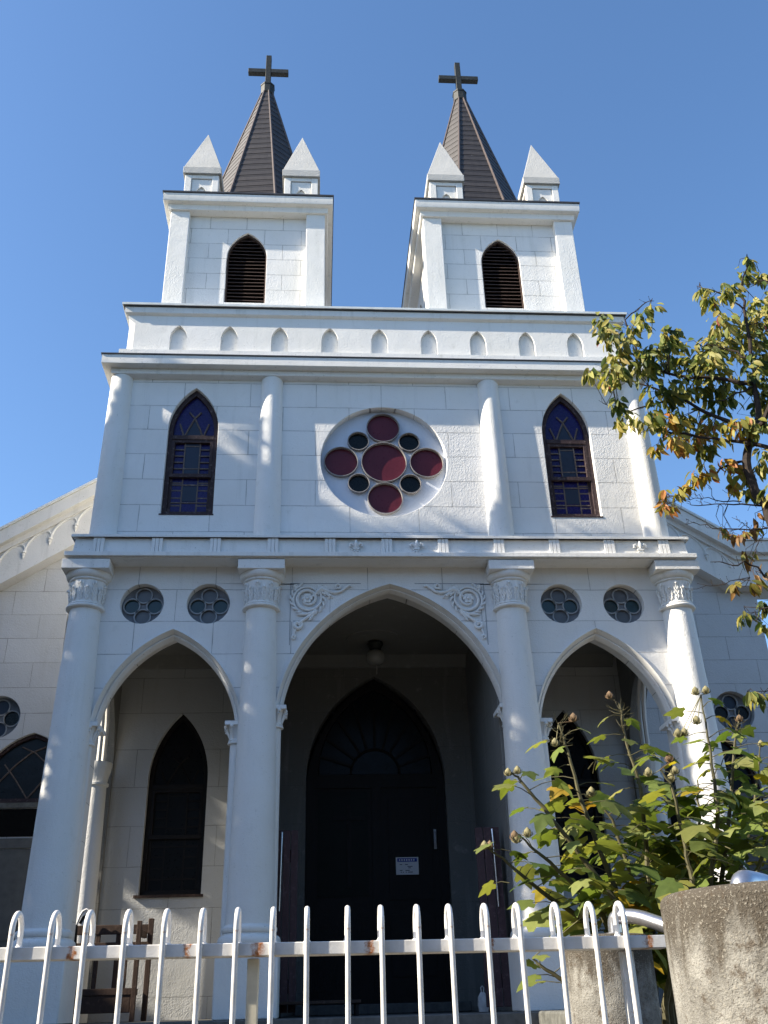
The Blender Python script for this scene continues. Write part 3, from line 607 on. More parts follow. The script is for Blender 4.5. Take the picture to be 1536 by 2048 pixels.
# --- large porch columns
def acanthus(z0, z1, n=8):
    def f(a, z):
        t = (z-z0)/(z1-z0)
        lf = abs(math.sin(a*n/2)); vein = abs(math.sin(a*n*2.0+t*4))
        return 1 + .03*t + .05*lf*(.35+.65*t) + .030*vein*math.sin(PI*min(1, max(0, t)))
    return f
def porch_column(x):
    r0, r1 = .217, .157
    sh = MB(); prof = [(r0, 2.28)]
    for i in range(1, 15):
        t = i/14; prof.append((r0+(r1-r0)*t+.006*math.sin(PI*t), 2.28+(5.29-2.28)*t))
    sh.lathe(x, 0, prof, 40); s = sh.build('porch_column', M['column'], church)
    b = MB()
    zz = 2.095
    pr = [(.275, zz)]
    for i in range(9): a = -PI/2+PI*i/8; pr.append((.245+.035*math.cos(a), zz+.052+.048*math.sin(a)))
    pr += [(.236, zz+.106), (.236, zz+.116)]
    for i in range(9): a = -PI/2+PI*i/8; pr.append((.226+.022*math.cos(a), zz+.148+.030*math.sin(a)))
    pr += [(.218, zz+.19)]
    b.lathe(x, 0, pr, 40); b.build('column_base', M['trim'], s)
    p = MB(); p.box(x-.27, x+.27, -.27, .27, FZ, 2.06); p.box(x-.285, x+.285, -.285, .285, 2.06, 2.095)
    p.build('pedestal', M['column'], s, bevel=.012)
    c = MB()
    n = 40; zc0, zc1 = 5.345, 5.585
    prof = [(.162+.010*t*t, zc0+(zc1-zc0)*t) for t in [i/18 for i in range(19)]]
    c.lathe(x, 0, prof, 96, mod=acanthus(zc0, zc1))
    for k in range(16):                       # leaf tips curling out under the echinus, ribs below
        a = 2*PI*(k+.5)/16
        if math.sin(a) > .35: continue
        ca, sa = math.cos(a), math.sin(a); big = k % 2
        top = zc1-.02 if big else zc0+.17
        c.tube([(x+ca*.164, sa*.164, zc0+.01), (x+ca*.172, sa*.172, zc0+.5*(top-zc0)), (x+ca*.184, sa*.184, top-.035), (x+ca*.204, sa*.204, top-.014), (x+ca*.207, sa*.207, top-.035)],
               [.007, .010, .013, .013, .006], 6)
        for lv in range(4):                   # frond lobes either side of the midrib
            zl = zc0+.03+(top-zc0-.07)*lv/3.2
            for sgn in (-1, 1):
                a2 = a+sgn*(.09+.03*(lv % 2)); c2, s2 = math.cos(a2), math.sin(a2); rr_ = .168+.010*lv/3
                c.tube([(x+ca*rr_, sa*rr_, zl-.018), (x+c2*(rr_+.010), s2*(rr_+.010), zl+.012), (x+c2*(rr_+.015), s2*(rr_+.015), zl+.034)], [.005, .0085, .003], 5)
    c.build('capital', M['relief'], s)
    r = MB()
    pr = [(.156, 5.275)]
    for i in range(9): a = -PI/2+PI*i/8; pr.append((.180+.018*math.cos(a), 5.300+.018*math.sin(a)))
    pr += [(.178, 5.320)]
    for i in range(7): a = -PI/2+PI*i/6; pr.append((.172+.010*math.cos(a), 5.332+.010*math.sin(a)))
    pr += [(.160, 5.346)]
    r.lathe(x, 0, pr, 40); r.build('neck_ring', M['trim'], s)
    a = MB()
    e = [(.165, 5.575), (.190, 5.578), (.200, 5.586), (.200, 5.596), (.190, 5.602)] + [(.196+.040*math.sin(t*PI/2/6), 5.606+.062*(1-math.cos(t*PI/2/6))) for t in range(7)] + [(.237, 5.674)]
    a.lathe(x, 0, e, 40); a.box(x-.242, x+.242, -.242, .242, 5.672, 5.778)
    a.build('abacus', M['trim'], s, bevel=.006)
for x in (-3.11, -1.315, 1.315, 3.11): porch_column(x)

# --- colonnettes under the arch springings
def colonnette(x, ztop, side):
    """small engaged shaft; side +1 when the opening lies to its right"""
    sh = MB(); r = .062
    sh.lathe(x, .09, [(r+.02, FZ), (r+.02, FZ+.5), (r+.004, FZ+.52), (r, ztop-.22)], 24)
    sh.box(x-.07 if side > 0 else x-.02, x+.02 if side > 0 else x+.07, .05, .40, FZ, ztop-.01)
    s = sh.build('colonnette', M['column'], church)
    c = MB(); zb = ztop-.205
    pr = [(r, zb-.012), (r+.022, zb-.008), (r+.026, zb+.004), (r+.02, zb+.014), (r+.012, zb+.018), (r+.020, zb+.026), (r+.012, zb+.036)]
    c.lathe(x, .09, pr, 24)
    c.lathe(x, .09, [(r+.004, zb+.03), (r+.006, zb+.09), (r+.022, zb+.15), (r+.036, ztop-.035)], 32, mod=lambda a, z: 1+.07*abs(math.sin(a*4)))
    for k in range(8):
        a = 2*PI*k/8+PI/8
        ca, sa = math.cos(a), math.sin(a)
        c.tube([(x+ca*(r+.01), .09+sa*(r+.01), zb+.045), (x+ca*(r+.022), .09+sa*(r+.022), zb+.09), (x+ca*(r+.05), .09+sa*(r+.05), zb+.135), (x+ca*(r+.058), .09+sa*(r+.058), zb+.118), (x+ca*(r+.046), .09+sa*(r+.046), zb+.112)], [.008, .013, .014, .011, .006], 6)
        c.ball((x+ca*(r+.052), .09+sa*(r+.052), zb+.155), .020, 8)
    c.box(x-.112, x+.112, -.022, .38, ztop-.038, ztop)
    c.build('colonnette_capital', M['relief'], s)
for x, zt, sd in ((-2.965, SZ, 1), (-1.515, SZ, -1), (-1.145, CZ, 1), (1.22, CZ, -1), (1.515, SZ, 1), (2.965, SZ, -1)): colonnette(x, zt, sd)

# --- entablature
e = MB()
e.box(-3.335, 3.335, -.27, .30, 5.80, 5.850)
e.loft([[(-3.275, -.200, 5.850), (3.275, -.200, 5.850), (3.275, .3, 5.85), (-3.275, .3, 5.85)], [(-3.255, -.185, 6.034), (3.255, -.185, 6.034), (3.255, .3, 6.034), (-3.255, .3, 6.034)]], close=True)
e.loft([[(-3.295, -.232, 6.034), (3.295, -.232, 6.034), (3.295, .3, 6.034), (-3.295, .3, 6.034)], [(-3.295, -.232, 6.066), (3.295, -.232, 6.066), (3.295, .3, 6.066), (-3.295, .3, 6.066)], [(-3.2, -.0, 6.070), (3.2, -.0, 6.070), (3.2, .3, 6.070), (-3.2, .3, 6.070)]], close=True)
e.box(-3.33, 3.33, -.24, .3, 5.79, 5.7995)
ent = e.build('entablature', M['trim'], church, bevel=.005)
for k in range(11):
    x = -3.01+.602*k
    t = MB()
    for dx in (-.039, 0, .039):
        t.loft([[(x+dx-.0165, -.226, 5.852), (x+dx+.0165, -.226, 5.852), (x+dx+.0165, -.17, 5.852), (x+dx-.0165, -.17, 5.852)], [(x+dx-.0165, -.214, 6.032), (x+dx+.0165, -.214, 6.032), (x+dx+.0165, -.17, 6.032), (x+dx-.0165, -.17, 6.032)]], close=True)
    t.box(x-.055, x+.055, -.208, -.17, 5.853, 6.028)
    t.build('triglyph', M['trim'], ent)
for x in (-.327, .318, 2.742):
    f = MB(); y = -.213; z = 5.935
    f.tube([(x, y, z-.02), (x, y-.012, z+.02), (x, y-.012, z+.05), (x, y, z+.088)], [.012, .022, .018, .003], 8)
    for s in (-1, 1):
        f.tube([(x+s*.008, y, z-.02), (x+s*.022, y-.008, z+.012), (x+s*.045, y-.01, z+.036), (x+s*.066, y-.008, z+.026), (x+s*.066, y-.006, z+.004), (x+s*.052, y-.006, z+.006)], [.008, .011, .013, .012, .010, .007], 7)
        f.tube([(x+s*.006, y, z-.02), (x+s*.016, y-.004, z-.045), (x+s*.036, y-.004, z-.060)], [.008, .010, .006], 6)
    f.tube([(x, y, z-.02), (x, y-.004, z-.072)], [.010, .006], 6)
    f.box(x-.036, x+.036, y-.018, y+.01, z-.030, z-.014)
    f.build('fleur_de_lis', M['relief'], ent)

# --- scrollwork panels over the big arch
def spiral(cx, cz, r0, r1, a0, turns, s, n=26):
    return [(cx+s*(r0+(r1-r0)*i/n)*math.cos(a0+2*PI*turns*i/n), cz+(r0+(r1-r0)*i/n)*math.sin(a0+2*PI*turns*i/n)) for i in range(n+1)]
def ornament(s):
    """s=-1: panel left of the arch; x measured from the panel's outer top corner"""
    X = -1.018 if s < 0 else 1.045; Z = 5.608
    fx = lambda a: X + (a if s < 0 else -a)
    o = MB()
    # sunk edge lines, dark
    g = MB(); g.box(min(fx(0), fx(.745)), max(fx(0), fx(.745)), -.0035, .004, Z-.007, Z); g.box(min(fx(0), fx(.007)), max(fx(0), fx(.007)), -.0035, .004, Z-.69, Z)
    def T(pts, rad):
        rad = [v*1.25 for v in rad] if hasattr(rad, '__len__') else rad*1.25
        o.tube([(fx(a), -.016, Z-b) for a, b in pts], rad, 6)
    def spir(ca, cb, r0, r1, a0, turns, rad, n=26):
        pts = [(ca+(r0+(r1-r0)*i/n)*math.cos(a0+2*PI*turns*i/n), cb+(r0+(r1-r0)*i/n)*math.sin(a0+2*PI*turns*i/n)) for i in range(n+1)]
        T(pts, [rad*(.6+.6*math.sin(PI*i/n)) for i in range(n+1)])
    spir(.185, .185, .150, .055, -.9, 1.55, .012, 40)          # main volute
    spir(.185, .185, .172, .120, 1.2, .75, .009, 30)
    for k in range(6):                                        # flower in the volute
        a = 2*PI*k/6
        o.ball((fx(.180+.036*math.cos(a)), -.020, Z-(.180+.036*math.sin(a))), .024, 8, (1,.6,1))
    o.ball((fx(.180), -.034, Z-.180), .018, 8, (1,.7,1))
    for k in range(14):                                       # leaf lobes round the volute
        a = -.5+4.6*k/13; rr = .158
        T([(.185+rr*math.cos(a), .185+rr*math.sin(a)), (.185+(rr+.024)*math.cos(a+.18), .185+(rr+.024)*math.sin(a+.18)), (.185+(rr+.030)*math.cos(a+.34), .185+(rr+.030)*math.sin(a+.34))], [.010, .010, .004])
    T([(.28, .105), (.33, .075), (.40, .10), (.47, .118), (.54, .095), (.585, .055), (.625, .032), (.645, .045)], [.016, .022, .014, .011, .012, .010, .009, .011])
    T([(.20, .19), (.26, .13), (.31, .09)], [.008, .012, .018])
    o.ball((fx(.335), -.014, Z-.075), .036, 8, (1,.5,1)); o.ball((fx(.30), -.004, Z-.05), .024, 8, (1,.5,1)); o.ball((fx(.37), -.004, Z-.055), .022, 8, (1,.5,1))
    spir(.505, .048, .034, .012, 2.2, 1.2, .009)
    T([(.36, .105), (.395, .135), (.42, .155)], [.010, .014, .016])
    for q in ((.405, .165), (.44, .158), (.425, .135)): o.ball((fx(q[0]), -.003, Z-q[1]), .019, 8, (1,.5,1))
    spir(.062, .042, .024, .008, 0, 1.1, .009)
    T([(.24, .33), (.19, .355), (.13, .36), (.07, .362)], [.010, .013, .013, .005])
    T([(.27, .305), (.23, .36), (.17, .40), (.12, .44), (.085, .475)], [.010, .014, .013, .012, .010])
    T([(.25, .35), (.22, .40), (.20, .425)], [.009, .012, .007])
    spir(.085, .475, .048, .014, -1.2, 1.3, .013)
    T([(.06, .525), (.045, .57), (.04, .60)], [.009, .007, .010]); spir(.048, .605, .024, .008, 1, 1.1, .008)
    for q in ((.022, .24), (.024, .43), (.34, .02)): o.ball((fx(q[0]), -.002, Z-q[1]), .012, 6, (1,.6,1))
    p = o.build('scroll_ornament', M['relief'], church)
    g.build('incised_line', M['rimpaint'], p)
ornament(-1); ornament(1)

# --- upper storey
WX, WZ0, WZS, WW, WH = 2.165, 6.43, 7.52, .283, .57
w = MB()
w.plate([(-3.03, 6.04), (3.03, 6.04), (3.03, 8.215), (-3.03, 8.215)],
        [gothic(-WX, WZ0, WZS, WW, WH), gothic(WX, WZ0, WZS, WW, WH), circle(.014, 7.13, .722, 64)], 0, .30)
w.box(-3.03, -2.83, .30, 3.4, 6.04, 8.215); w.box(2.83, 3.03, .30, 3.4, 6.04, 8.215)
upper = w.build('upper_wall', M['upper'], church, bevel=.005)
for x in (-3.03, -1.285, 1.285, 3.03):
    c = MB(); c.lathe(x, .035, [(.152, 6.04), (.140, 7.2), (.130, 8.10), (.131, 8.205), (.120, 8.216)], 40); c.build('wall_column', M['column'], church)

def arched_window(cx, y, zb, zs, wd, h, panes='blueglass', lead='lead', fr='frame', mid=None, parent=church, name='arched_window', centre='greyglass'):
    """timber sash window in a pointed opening; the frame is the part, glass and muntins its sub-parts"""
    f = MB(); yf = y+.055
    f.plate(gothic(cx, zb, zs, wd-.001, h-.001), [gothic(cx, zb+.055, zs, wd-.052, h-.075)], yf, yf+.07)
    zt = zs-.085
    f.box(cx-wd+.05, cx+wd-.05, yf-.012, yf+.065, zt-.028, zt+.028)
    zm = mid if mid else zb+(zt-zb)*.52
    f.box(cx-wd+.045, cx+wd-.045, yf-.008, yf+.03, zm-.005, zm+.042)
    f.box(cx-wd+.05, cx-wd+.085, yf-.004, yf+.05, zm, zt-.02); f.box(cx+wd-.085, cx+wd-.05, yf-.004, yf+.05, zm, zt-.02)
    f.box(cx-wd+.05, cx+wd-.05, yf-.003, yf+.05, zt-.065, zt-.02)
    f.box(cx-wd+.05, cx-wd+.085, yf+.03, yf+.068, zb+.05, zm); f.box(cx+wd-.085, cx+wd-.05, yf+.03, yf+.068, zb+.05, zm)
    fo = f.build(name, M[fr], parent, bevel=.003)
    gl = MB()
    gl.mi = 0; gl.prism(gothic(cx, zb+.02, zs, wd-.03, h-.05), yf+.040, yf+.046)
    gl.mi = 1
    iw = wd-.085
    gl.box(cx-iw*.40, cx+iw*.40, yf+.026, yf+.039, zm+.05, zt-.03)
    gl.box(cx-iw*.40, cx+iw*.40, yf+.036, yf+.0395, zb+.20, zm-.10)
    gl.prism([(cx-iw*.52, zt+.03), (cx+iw*.52, zt+.03), (cx, zt+.30)], yf+.034, yf+.0395)
    gl.build('glass', [M[panes], M[centre]], fo)
    mu = MB(); t = .009
    for s in (-1, 1):
        mu.bar((cx+s*iw*.43, yf+.03, zm+.03), (cx+s*iw*.43, yf+.03, zt-.02), t*1.7, .022)
        mu.bar((cx+s*iw*.43, yf+.045, zb+.05), (cx+s*iw*.43, yf+.045, zm), t*1.7, .022)
        for k in range(1, 5):
            z = zm+.04+(zt-.06-zm-.04)*k/5; mu.bar((cx+s*iw*.43, yf+.030, z), (cx+s*iw, yf+.030, z), .016, t)
        for k in range(1, 5):
            z = zb+.05+(zm-zb-.05)*k/4.6; mu.bar((cx+s*iw*.43, yf+.042, z), (cx+s*iw, yf+.042, z), .016, t)
        # crossing curved bars in the head
        mu.tube([(cx+s*iw*.55, yf+.03, zt+.02), (cx+s*iw*.34, yf+.03, zt+.13), (cx, yf+.03, zt+.285), (cx-s*iw*.34, yf+.03, zt+.365)], .011, 6)
        mu.tube([(cx+s*iw*.55, yf+.03, zt+.02), (cx+s*iw*.66, yf+.03, zt+.10), (cx+s*iw*.84, yf+.03, zt+.205)], .011, 6)
    for z in (zt-.10, zm+.12): mu.bar((cx-iw*.43, yf+.026, z), (cx+iw*.43, yf+.026, z), .014, t)
    for z in (zm-.085, zb+.18): mu.bar((cx-iw, yf+.036, z), (cx+iw, yf+.036, z), .014, t)
    mu.build('muntins', M[lead], fo)
    bk = MB(); bk.box(cx-wd-.02, cx+wd+.02, yf+.12, yf+.14, zb-.02, zs+h); bk.build('backing', M['black'], fo)
    return fo
for s in (-1, 1):
    wn = arched_window(s*WX, 0, WZ0, WZS, WW, WH, mid=6.92)
    sl_ = MB(); sl_.box(s*WX-WW-.015, s*WX+WW+.01, -.006, .055, WZ0-.018, WZ0-.002); sl_.build('sill', M['frame'], wn)

# --- rose window
rw_ = MB(); rc = (.014, 7.13)
pan = [('red_pane', (.017, 7.142), .262, 'redglass'), ('red_pane', (.017, 7.606), .195, 'redglass'), ('red_pane', (-.475, 7.143), .195, 'redglass'), ('red_pane', (.508, 7.141), .195, 'redglass'), ('red_pane', (.019, 6.672), .200, 'redglass'),
       ('dark_pane', (-.275, 7.421), .124, 'blackglass'), ('dark_pane', (.315, 7.416), .124, 'blackglass'), ('dark_pane', (-.275, 6.863), .124, 'blackglass'), ('dark_pane', (.310, 6.859), .124, 'blackglass')]
rw_.plate(circle(rc[0], rc[1], .735, 64), [circle(c[0], c[1], r-.012, 32) for _, c, r, _ in pan], .095, .13)
rose = rw_.build('rose_window', M['rosepaint'], church)
for nm, c, r, mt in pan:
    p = MB(); disc(p, c[0], c[1], r-.008, .094, .102, 48); po = p.build(nm, M[mt], rose)
    q = MB(); ring(q, c[0], c[1], r-.008, r, .050, .0945, 48); q.build('pane_ring', M['rosering'], po)
b = MB(); disc(b, rc[0], rc[1], .735, .22, .25, 48); b.build('backing', M['black'], rose)

# --- main cornice (three sides), profile (overhang, z)
def ring_profile(mb, x0, x1, yf, yb, prof):
    mb.loft([[(x0-o, yb, z), (x0-o, yf-o, z), (x1+o, yf-o, z), (x1+o, yb, z)] for o, z in prof])
c = MB()
ring_profile(c, -3.05, 3.05, 0, 3.4, [(0, 8.20), (.02, 8.205), (.06, 8.212), (.09, 8.216), (.095, 8.222), (.098, 8.285), (.11, 8.287), (.19, 8.289), (.195, 8.293), (.195, 8.41), (-.05, 8.47)])
c.box(-3.0, 3.0, .05, 3.35, 8.20, 8.40)
cornice = c.build('main_cornice', M['trim'], church, ang=28)
f = MB(); ring_profile(f, -3.05, 3.05, 0, 3.4, [(.19, 8.412), (.208, 8.412), (.208, 8.426), (.19, 8.430), (-.1, 8.49)]); f.build('flashing', M['cap'], cornice)

# --- parapet with nine blind niches
NX = [.607*k for k in range(-4, 5)]
p = MB()
p.plate([(-2.96, 8.46), (2.96, 8.46), (2.96, 9.17), (-2.96, 9.17)], [gothic(x, 8.616, 8.82, .101, .186, 8) for x in NX], 0, .05)
p.box(-2.96, 2.96, .051, .30, 8.46, 9.17)
for s in (-1, 1):
    p.prism([(0, 0), (0, 0), (0, 0)], 0, 0) if False else None
    X = 3.045*s; I = 2.96*s
    # chamfered corner and side wall
    p.loft([[(I, 0, 8.46), (X, .085, 8.46), (X, 3.3, 8.46)], [(I, 0, 9.02), (X, .085, 9.02), (X, 3.3, 9.02)], [(X, 0, 9.10), (X, 0, 9.10), (X, 3.3, 9.10)], [(X, 0, 9.17), (X, 0, 9.17), (X, 3.3, 9.17)]])
    p.box(min(2.75*s, 2.94*s), max(2.75*s, 2.94*s), .06, 3.3, 8.46, 9.17)
    p.loft([[(I, 0, 9.02), (I, 0, 9.17)], [(X, 0, 9.10), (X, 0, 9.17)]])
    p.loft([[(I, 0, 9.02), (I, 0, 9.02)], [(X, 0, 9.10), (X, .085, 9.02)]])
p.box(-3.10, 3.10, -.05, .3, 8.45, 8.60)
par = p.build('parapet', M['trim'], church)
t = MB()
ring_profile(t, -3.05, 3.05, 0, 3.3, [(-.01, 9.13), (.004, 9.145), (.028, 9.155), (.038, 9.165), (.04, 9.245), (-.1, 9.25)])
t.build('parapet_moulding', M['trim'], par, ang=25)
t = MB(); ring_profile(t, -3.05, 3.05, 0, 3.3, [(.03, 9.247), (.062, 9.247), (.062, 9.256), (.03, 9.257)]); t.build('flashing_edge', M['cap'], par)
t = MB(); ring_profile(t, -3.05, 3.05, 0, 3.3, [(.03, 9.258), (.074, 9.258), (.076, 9.286), (.06, 9.298), (-.3, 9.31)]); t.build('flashing', M['flash'], par)
t = MB(); t.box(-2.9, 2.9, .2, 3.3, 9.18, 9.24); t.build('roof_deck', M['cap'], par)

# --- towers
HZ, HS, HWD, HH = 9.72, 10.49, .262, .43
def tower(cx):
    h = 1.035; yb = 3.30; yc = 1.83
    t = MB()
    t.plate([(cx-h+.09, 9.2), (cx+h-.09, 9.2), (cx+h-.09, 11.2), (cx-h+.09, 11.2)], [gothic(cx, HZ, HS, HWD, HH)], .41, .55)
    for s in (-1, 1):
        xo = cx+s*(h-.09); xi = cx+s*(h-.23)
        t.plate([(.42, 9.2), (yb, 9.2), (yb, 11.2), (.42, 11.2)], [gothic(yc, HZ, HS, HWD, HH)], xo, xi, 'x')
    t.box(cx-h+.1, cx+h-.1, yb-.1, yb, 9.2, 11.2)
    tw = t.build('tower', M['tower'], church, bevel=.004)
    for sx in (-1, 1):
        for (y0, y1) in ((.32, .576), (yb-.246, yb+.01)):
            p = MB(); xo = cx+sx*h; xi = cx+sx*(h-.252)
            p.box(min(xo, xi), max(xo, xi), y0, y1, 9.2, 11.2); p.build('pilaster', M['column'], tw, bevel=.008)
    c = MB()
    ring_profile4(c, cx-h, cx+h, .32, yb, [(-.12, 11.195), (.030, 11.195), (.034, 11.20), (.040, 11.275), (.045, 11.282), (.085, 11.286), (.10, 11.292), (.103, 11.30), (.106, 11.42), (-.1, 11.425)])
    co = c.build('tower_cornice', M['trim'], tw, ang=28)
    k = MB(); k.box(cx-h-.118, cx+h+.118, .32-.118, yb+.118, 11.428, 11.452); k.build('metal_cap', M['cap'], co)
    # louvres in front and on both sides
    def louvre(axis, c0, face, sgn):
        l = MB()
        P = (lambda a, d, z: (a, face+d, z)) if axis == 'y' else (lambda a, d, z: (face+sgn*d, a, z))
        n = 19
        for i in range(n):
            z = HZ+.01+(HH+HS-HZ-.06)*i/n
            if z < HS: hw = HWD-.012
            else:
                q = [p_ for p_ in arch(0, HS, HWD, HH, 24) if p_[0] >= 0]
                hw = max((xx for xx, zz in q if zz >= z+.02), default=.02)-.012
            if hw < .03: continue
            j = .004*math.sin(i*7.3)
            l.add([P(c0-hw, .045, z+j), P(c0+hw, .045, z-j), P(c0+hw, .115, z+.045-j), P(c0-hw, .115, z+.045+j), P(c0-hw, .048, z+.012+j), P(c0+hw, .048, z+.012-j), P(c0+hw, .118, z+.057-j), P(c0-hw, .118, z+.057+j)],
                  [(0,1,2,3),(4,7,6,5),(0,4,5,1),(1,5,6,2),(2,6,7,3),(3,7,4,0)])
        lo = l.build('louvre', M['louvre'], tw)
        fr = MB()
        if axis == 'y': fr.plate(gothic(c0, HZ, HS, HWD-.001, HH-.001), [gothic(c0, HZ+.012, HS, HWD-.018, HH-.026)], face+.03, face+.12)
        else: fr.plate(gothic(c0, HZ, HS, HWD-.001, HH-.001), [gothic(c0, HZ+.012, HS, HWD-.018, HH-.026)], face+sgn*.03, face+sgn*.12, 'x')
        fr.build('louvre_frame', M['louvre'], lo)
    louvre('y', cx, .41, 1)
    louvre('x', yc, cx-h+.09, 1); louvre('x', yc, cx+h-.09, -1)
    k = MB(); k.box(cx-h+.26, cx+h-.26, .56, yb-.15, 9.21, 11.19); k.build('belfry_dark', M['black'], tw)
    # pinnacles
    for px in (cx-.672, cx+.70):
        for py in (.60, 3.06):
            q = MB(); b2 = .232
            q.box(px-b2+.07, px+b2-.07, py-b2+.05, py+b2-.05, 11.45, 11.93)
            for ax in (-1, 1):
                for ay in (-1, 1):
                    q.box(px+ax*b2 if ax < 0 else px+b2-.09, px-b2+.09 if ax < 0 else px+b2, py-b2 if ay < 0 else py+b2-.09, py-b2+.09 if ay < 0 else py+b2, 11.45, 11.93)
            q.box(px-b2+.005, px+b2-.005, py-b2+.005, py+b2-.005, 11.87, 11.935)
            pn = q.build('pinnacle', M['trim'], tw, bevel=.006)
            a = MB(); y = py-b2+.05
            a.plate([(px-.135, 11.452), (px+.135, 11.452), (px+.135, 11.86), (px-.135, 11.86)], [gothic(px, 11.455, 11.60, .075, .13, 8)], y-.028, y-.002)
            a.build('blind_arch', M['trim'], pn)
            cp = MB(); cp.box(px-.262, px+.262, py-.262, py+.262, 11.936, 12.055)
            cp.loft([[(px-.255, py-.255, 12.055), (px+.255, py-.255, 12.055), (px+.255, py+.255, 12.055), (px-.255, py+.255, 12.055)], [(px-.004, py-.004, 12.99), (px+.004, py-.004, 12.99), (px+.004, py+.004, 12.99), (px-.004, py+.004, 12.99)]], close=True)
            cp.build('pinnacle_cap', M['pincap'], pn, bevel=.006)
    # octagonal spire
    sx = 1.655*(1 if cx > 0 else -1); sy = 1.85; rot = -6 if cx < 0 else 1.5
    z0, z1, R0 = 11.452, 15.44, 1.09
    ang = [math.radians(22.5+45*k+rot) for k in range(8)]
    def rad(z): return R0*(15.82-z)/(15.82-z0) + (.035*max(0, (12.2-z)/.75)**1.5)
    zs_ = [z0, 11.8, 12.15, 12.55, 13.5, 14.5, z1]
    sp = MB(); crs = .152; rows = []                         # lapped board courses
    z = z0
    while z < z1:
        za = min(z+crs, z1); o_ = .0065
        rows.append([(sx+(rad(z)+o_)*math.cos(a), sy+(rad(z)+o_)*math.sin(a), z+rnd.uniform(-.004, .004)) for a in ang])
        rows.append([(sx+rad(za)*math.cos(a), sy+rad(za)*math.sin(a), za) for a in ang])
        z = za
    sp.loft(rows, close=True)
    spo = sp.build('spire', M['spire'], church, ang=12)
    for a in ang:
        r = MB(); r.tube([(sx+(rad(z)+.004)*math.cos(a), sy+(rad(z)+.004)*math.sin(a), z) for z in zs_], [.026, .025, .024, .023, .021, .019, .017], 6); r.build('ridge_strip', M['ridge'], spo)
    k = MB(); k.lathe(sx, sy, [(.10, 15.40), (.118, 15.42), (.118, 15.60), (.127, 15.605), (.127, 15.635), (.05, 15.66)], 8, a0=math.radians(22.5), a1=math.radians(22.5)+2*PI); k.build('collar', M['bronze'], spo, ang=20)
    x = MB(); x.box(sx-.046, sx+.046, sy-.048, sy+.048, 15.62, 16.40); x.box(sx-.345, sx-.046, sy-.046, sy+.046, 15.96, 16.055); x.box(sx+.046, sx+.345, sy-.046, sy+.046, 15.96, 16.055)
    x.build('cross', M['bronze'], spo, bevel=.005)
def ring_profile4(mb, x0, x1, y0, y1, prof):
    mb.loft([[(x0-o, y0-o, z), (x1+o, y0-o, z), (x1+o, y1+o, z), (x0-o, y1+o, z)] for o, z in prof], close=True)
tower(-1.705); tower(1.705)
# --- porch interior
BY = 2.40
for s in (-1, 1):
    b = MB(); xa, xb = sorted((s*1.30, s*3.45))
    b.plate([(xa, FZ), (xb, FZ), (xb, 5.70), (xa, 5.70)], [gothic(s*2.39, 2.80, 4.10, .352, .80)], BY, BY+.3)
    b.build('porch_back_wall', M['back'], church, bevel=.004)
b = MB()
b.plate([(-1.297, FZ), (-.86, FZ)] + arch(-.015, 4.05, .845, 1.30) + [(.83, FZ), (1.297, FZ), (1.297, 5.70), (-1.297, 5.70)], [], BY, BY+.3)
b.build('porch_back_wall', M['back_shaded'], church, bevel=.004)
for s in (-1, 1):
    wn = arched_window(s*2.39, BY+.02, 2.80, 4.10, .352, .80, panes='darkglass', centre='darkglass', lead='doorwood', fr='doorwood', mid=3.42, name='porch_window')
    sl_ = MB(); sl_.box(s*2.39-.40, s*2.39+.38, BY-.03, BY+.06, 2.77, 2.798); sl_.build('sill', M['benchwood'], wn)
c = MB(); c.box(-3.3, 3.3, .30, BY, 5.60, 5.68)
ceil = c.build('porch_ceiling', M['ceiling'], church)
c = MB()
c.loft([[(-3.1, BY-.002, 5.46), (3.1, BY-.002, 5.46)], [(-3.1, BY-.03, 5.465), (3.1, BY-.03, 5.465)], [(-3.1, BY-.05, 5.50), (3.1, BY-.05, 5.50)], [(-3.1, BY-.10, 5.56), (3.1, BY-.10, 5.56)], [(-3.1, BY-.13, 5.598), (3.1, BY-.13, 5.598)]])
c.build('cove_moulding', M['ceiling'], ceil)
c = MB(); c.lathe(-.05, 1.70, [(.34, 5.598), (.33, 5.585), (.26, 5.578), (.20, 5.585), (.12, 5.57), (.02, 5.57)], 40); c.build('ceiling_rose', M['ceiling'], ceil)
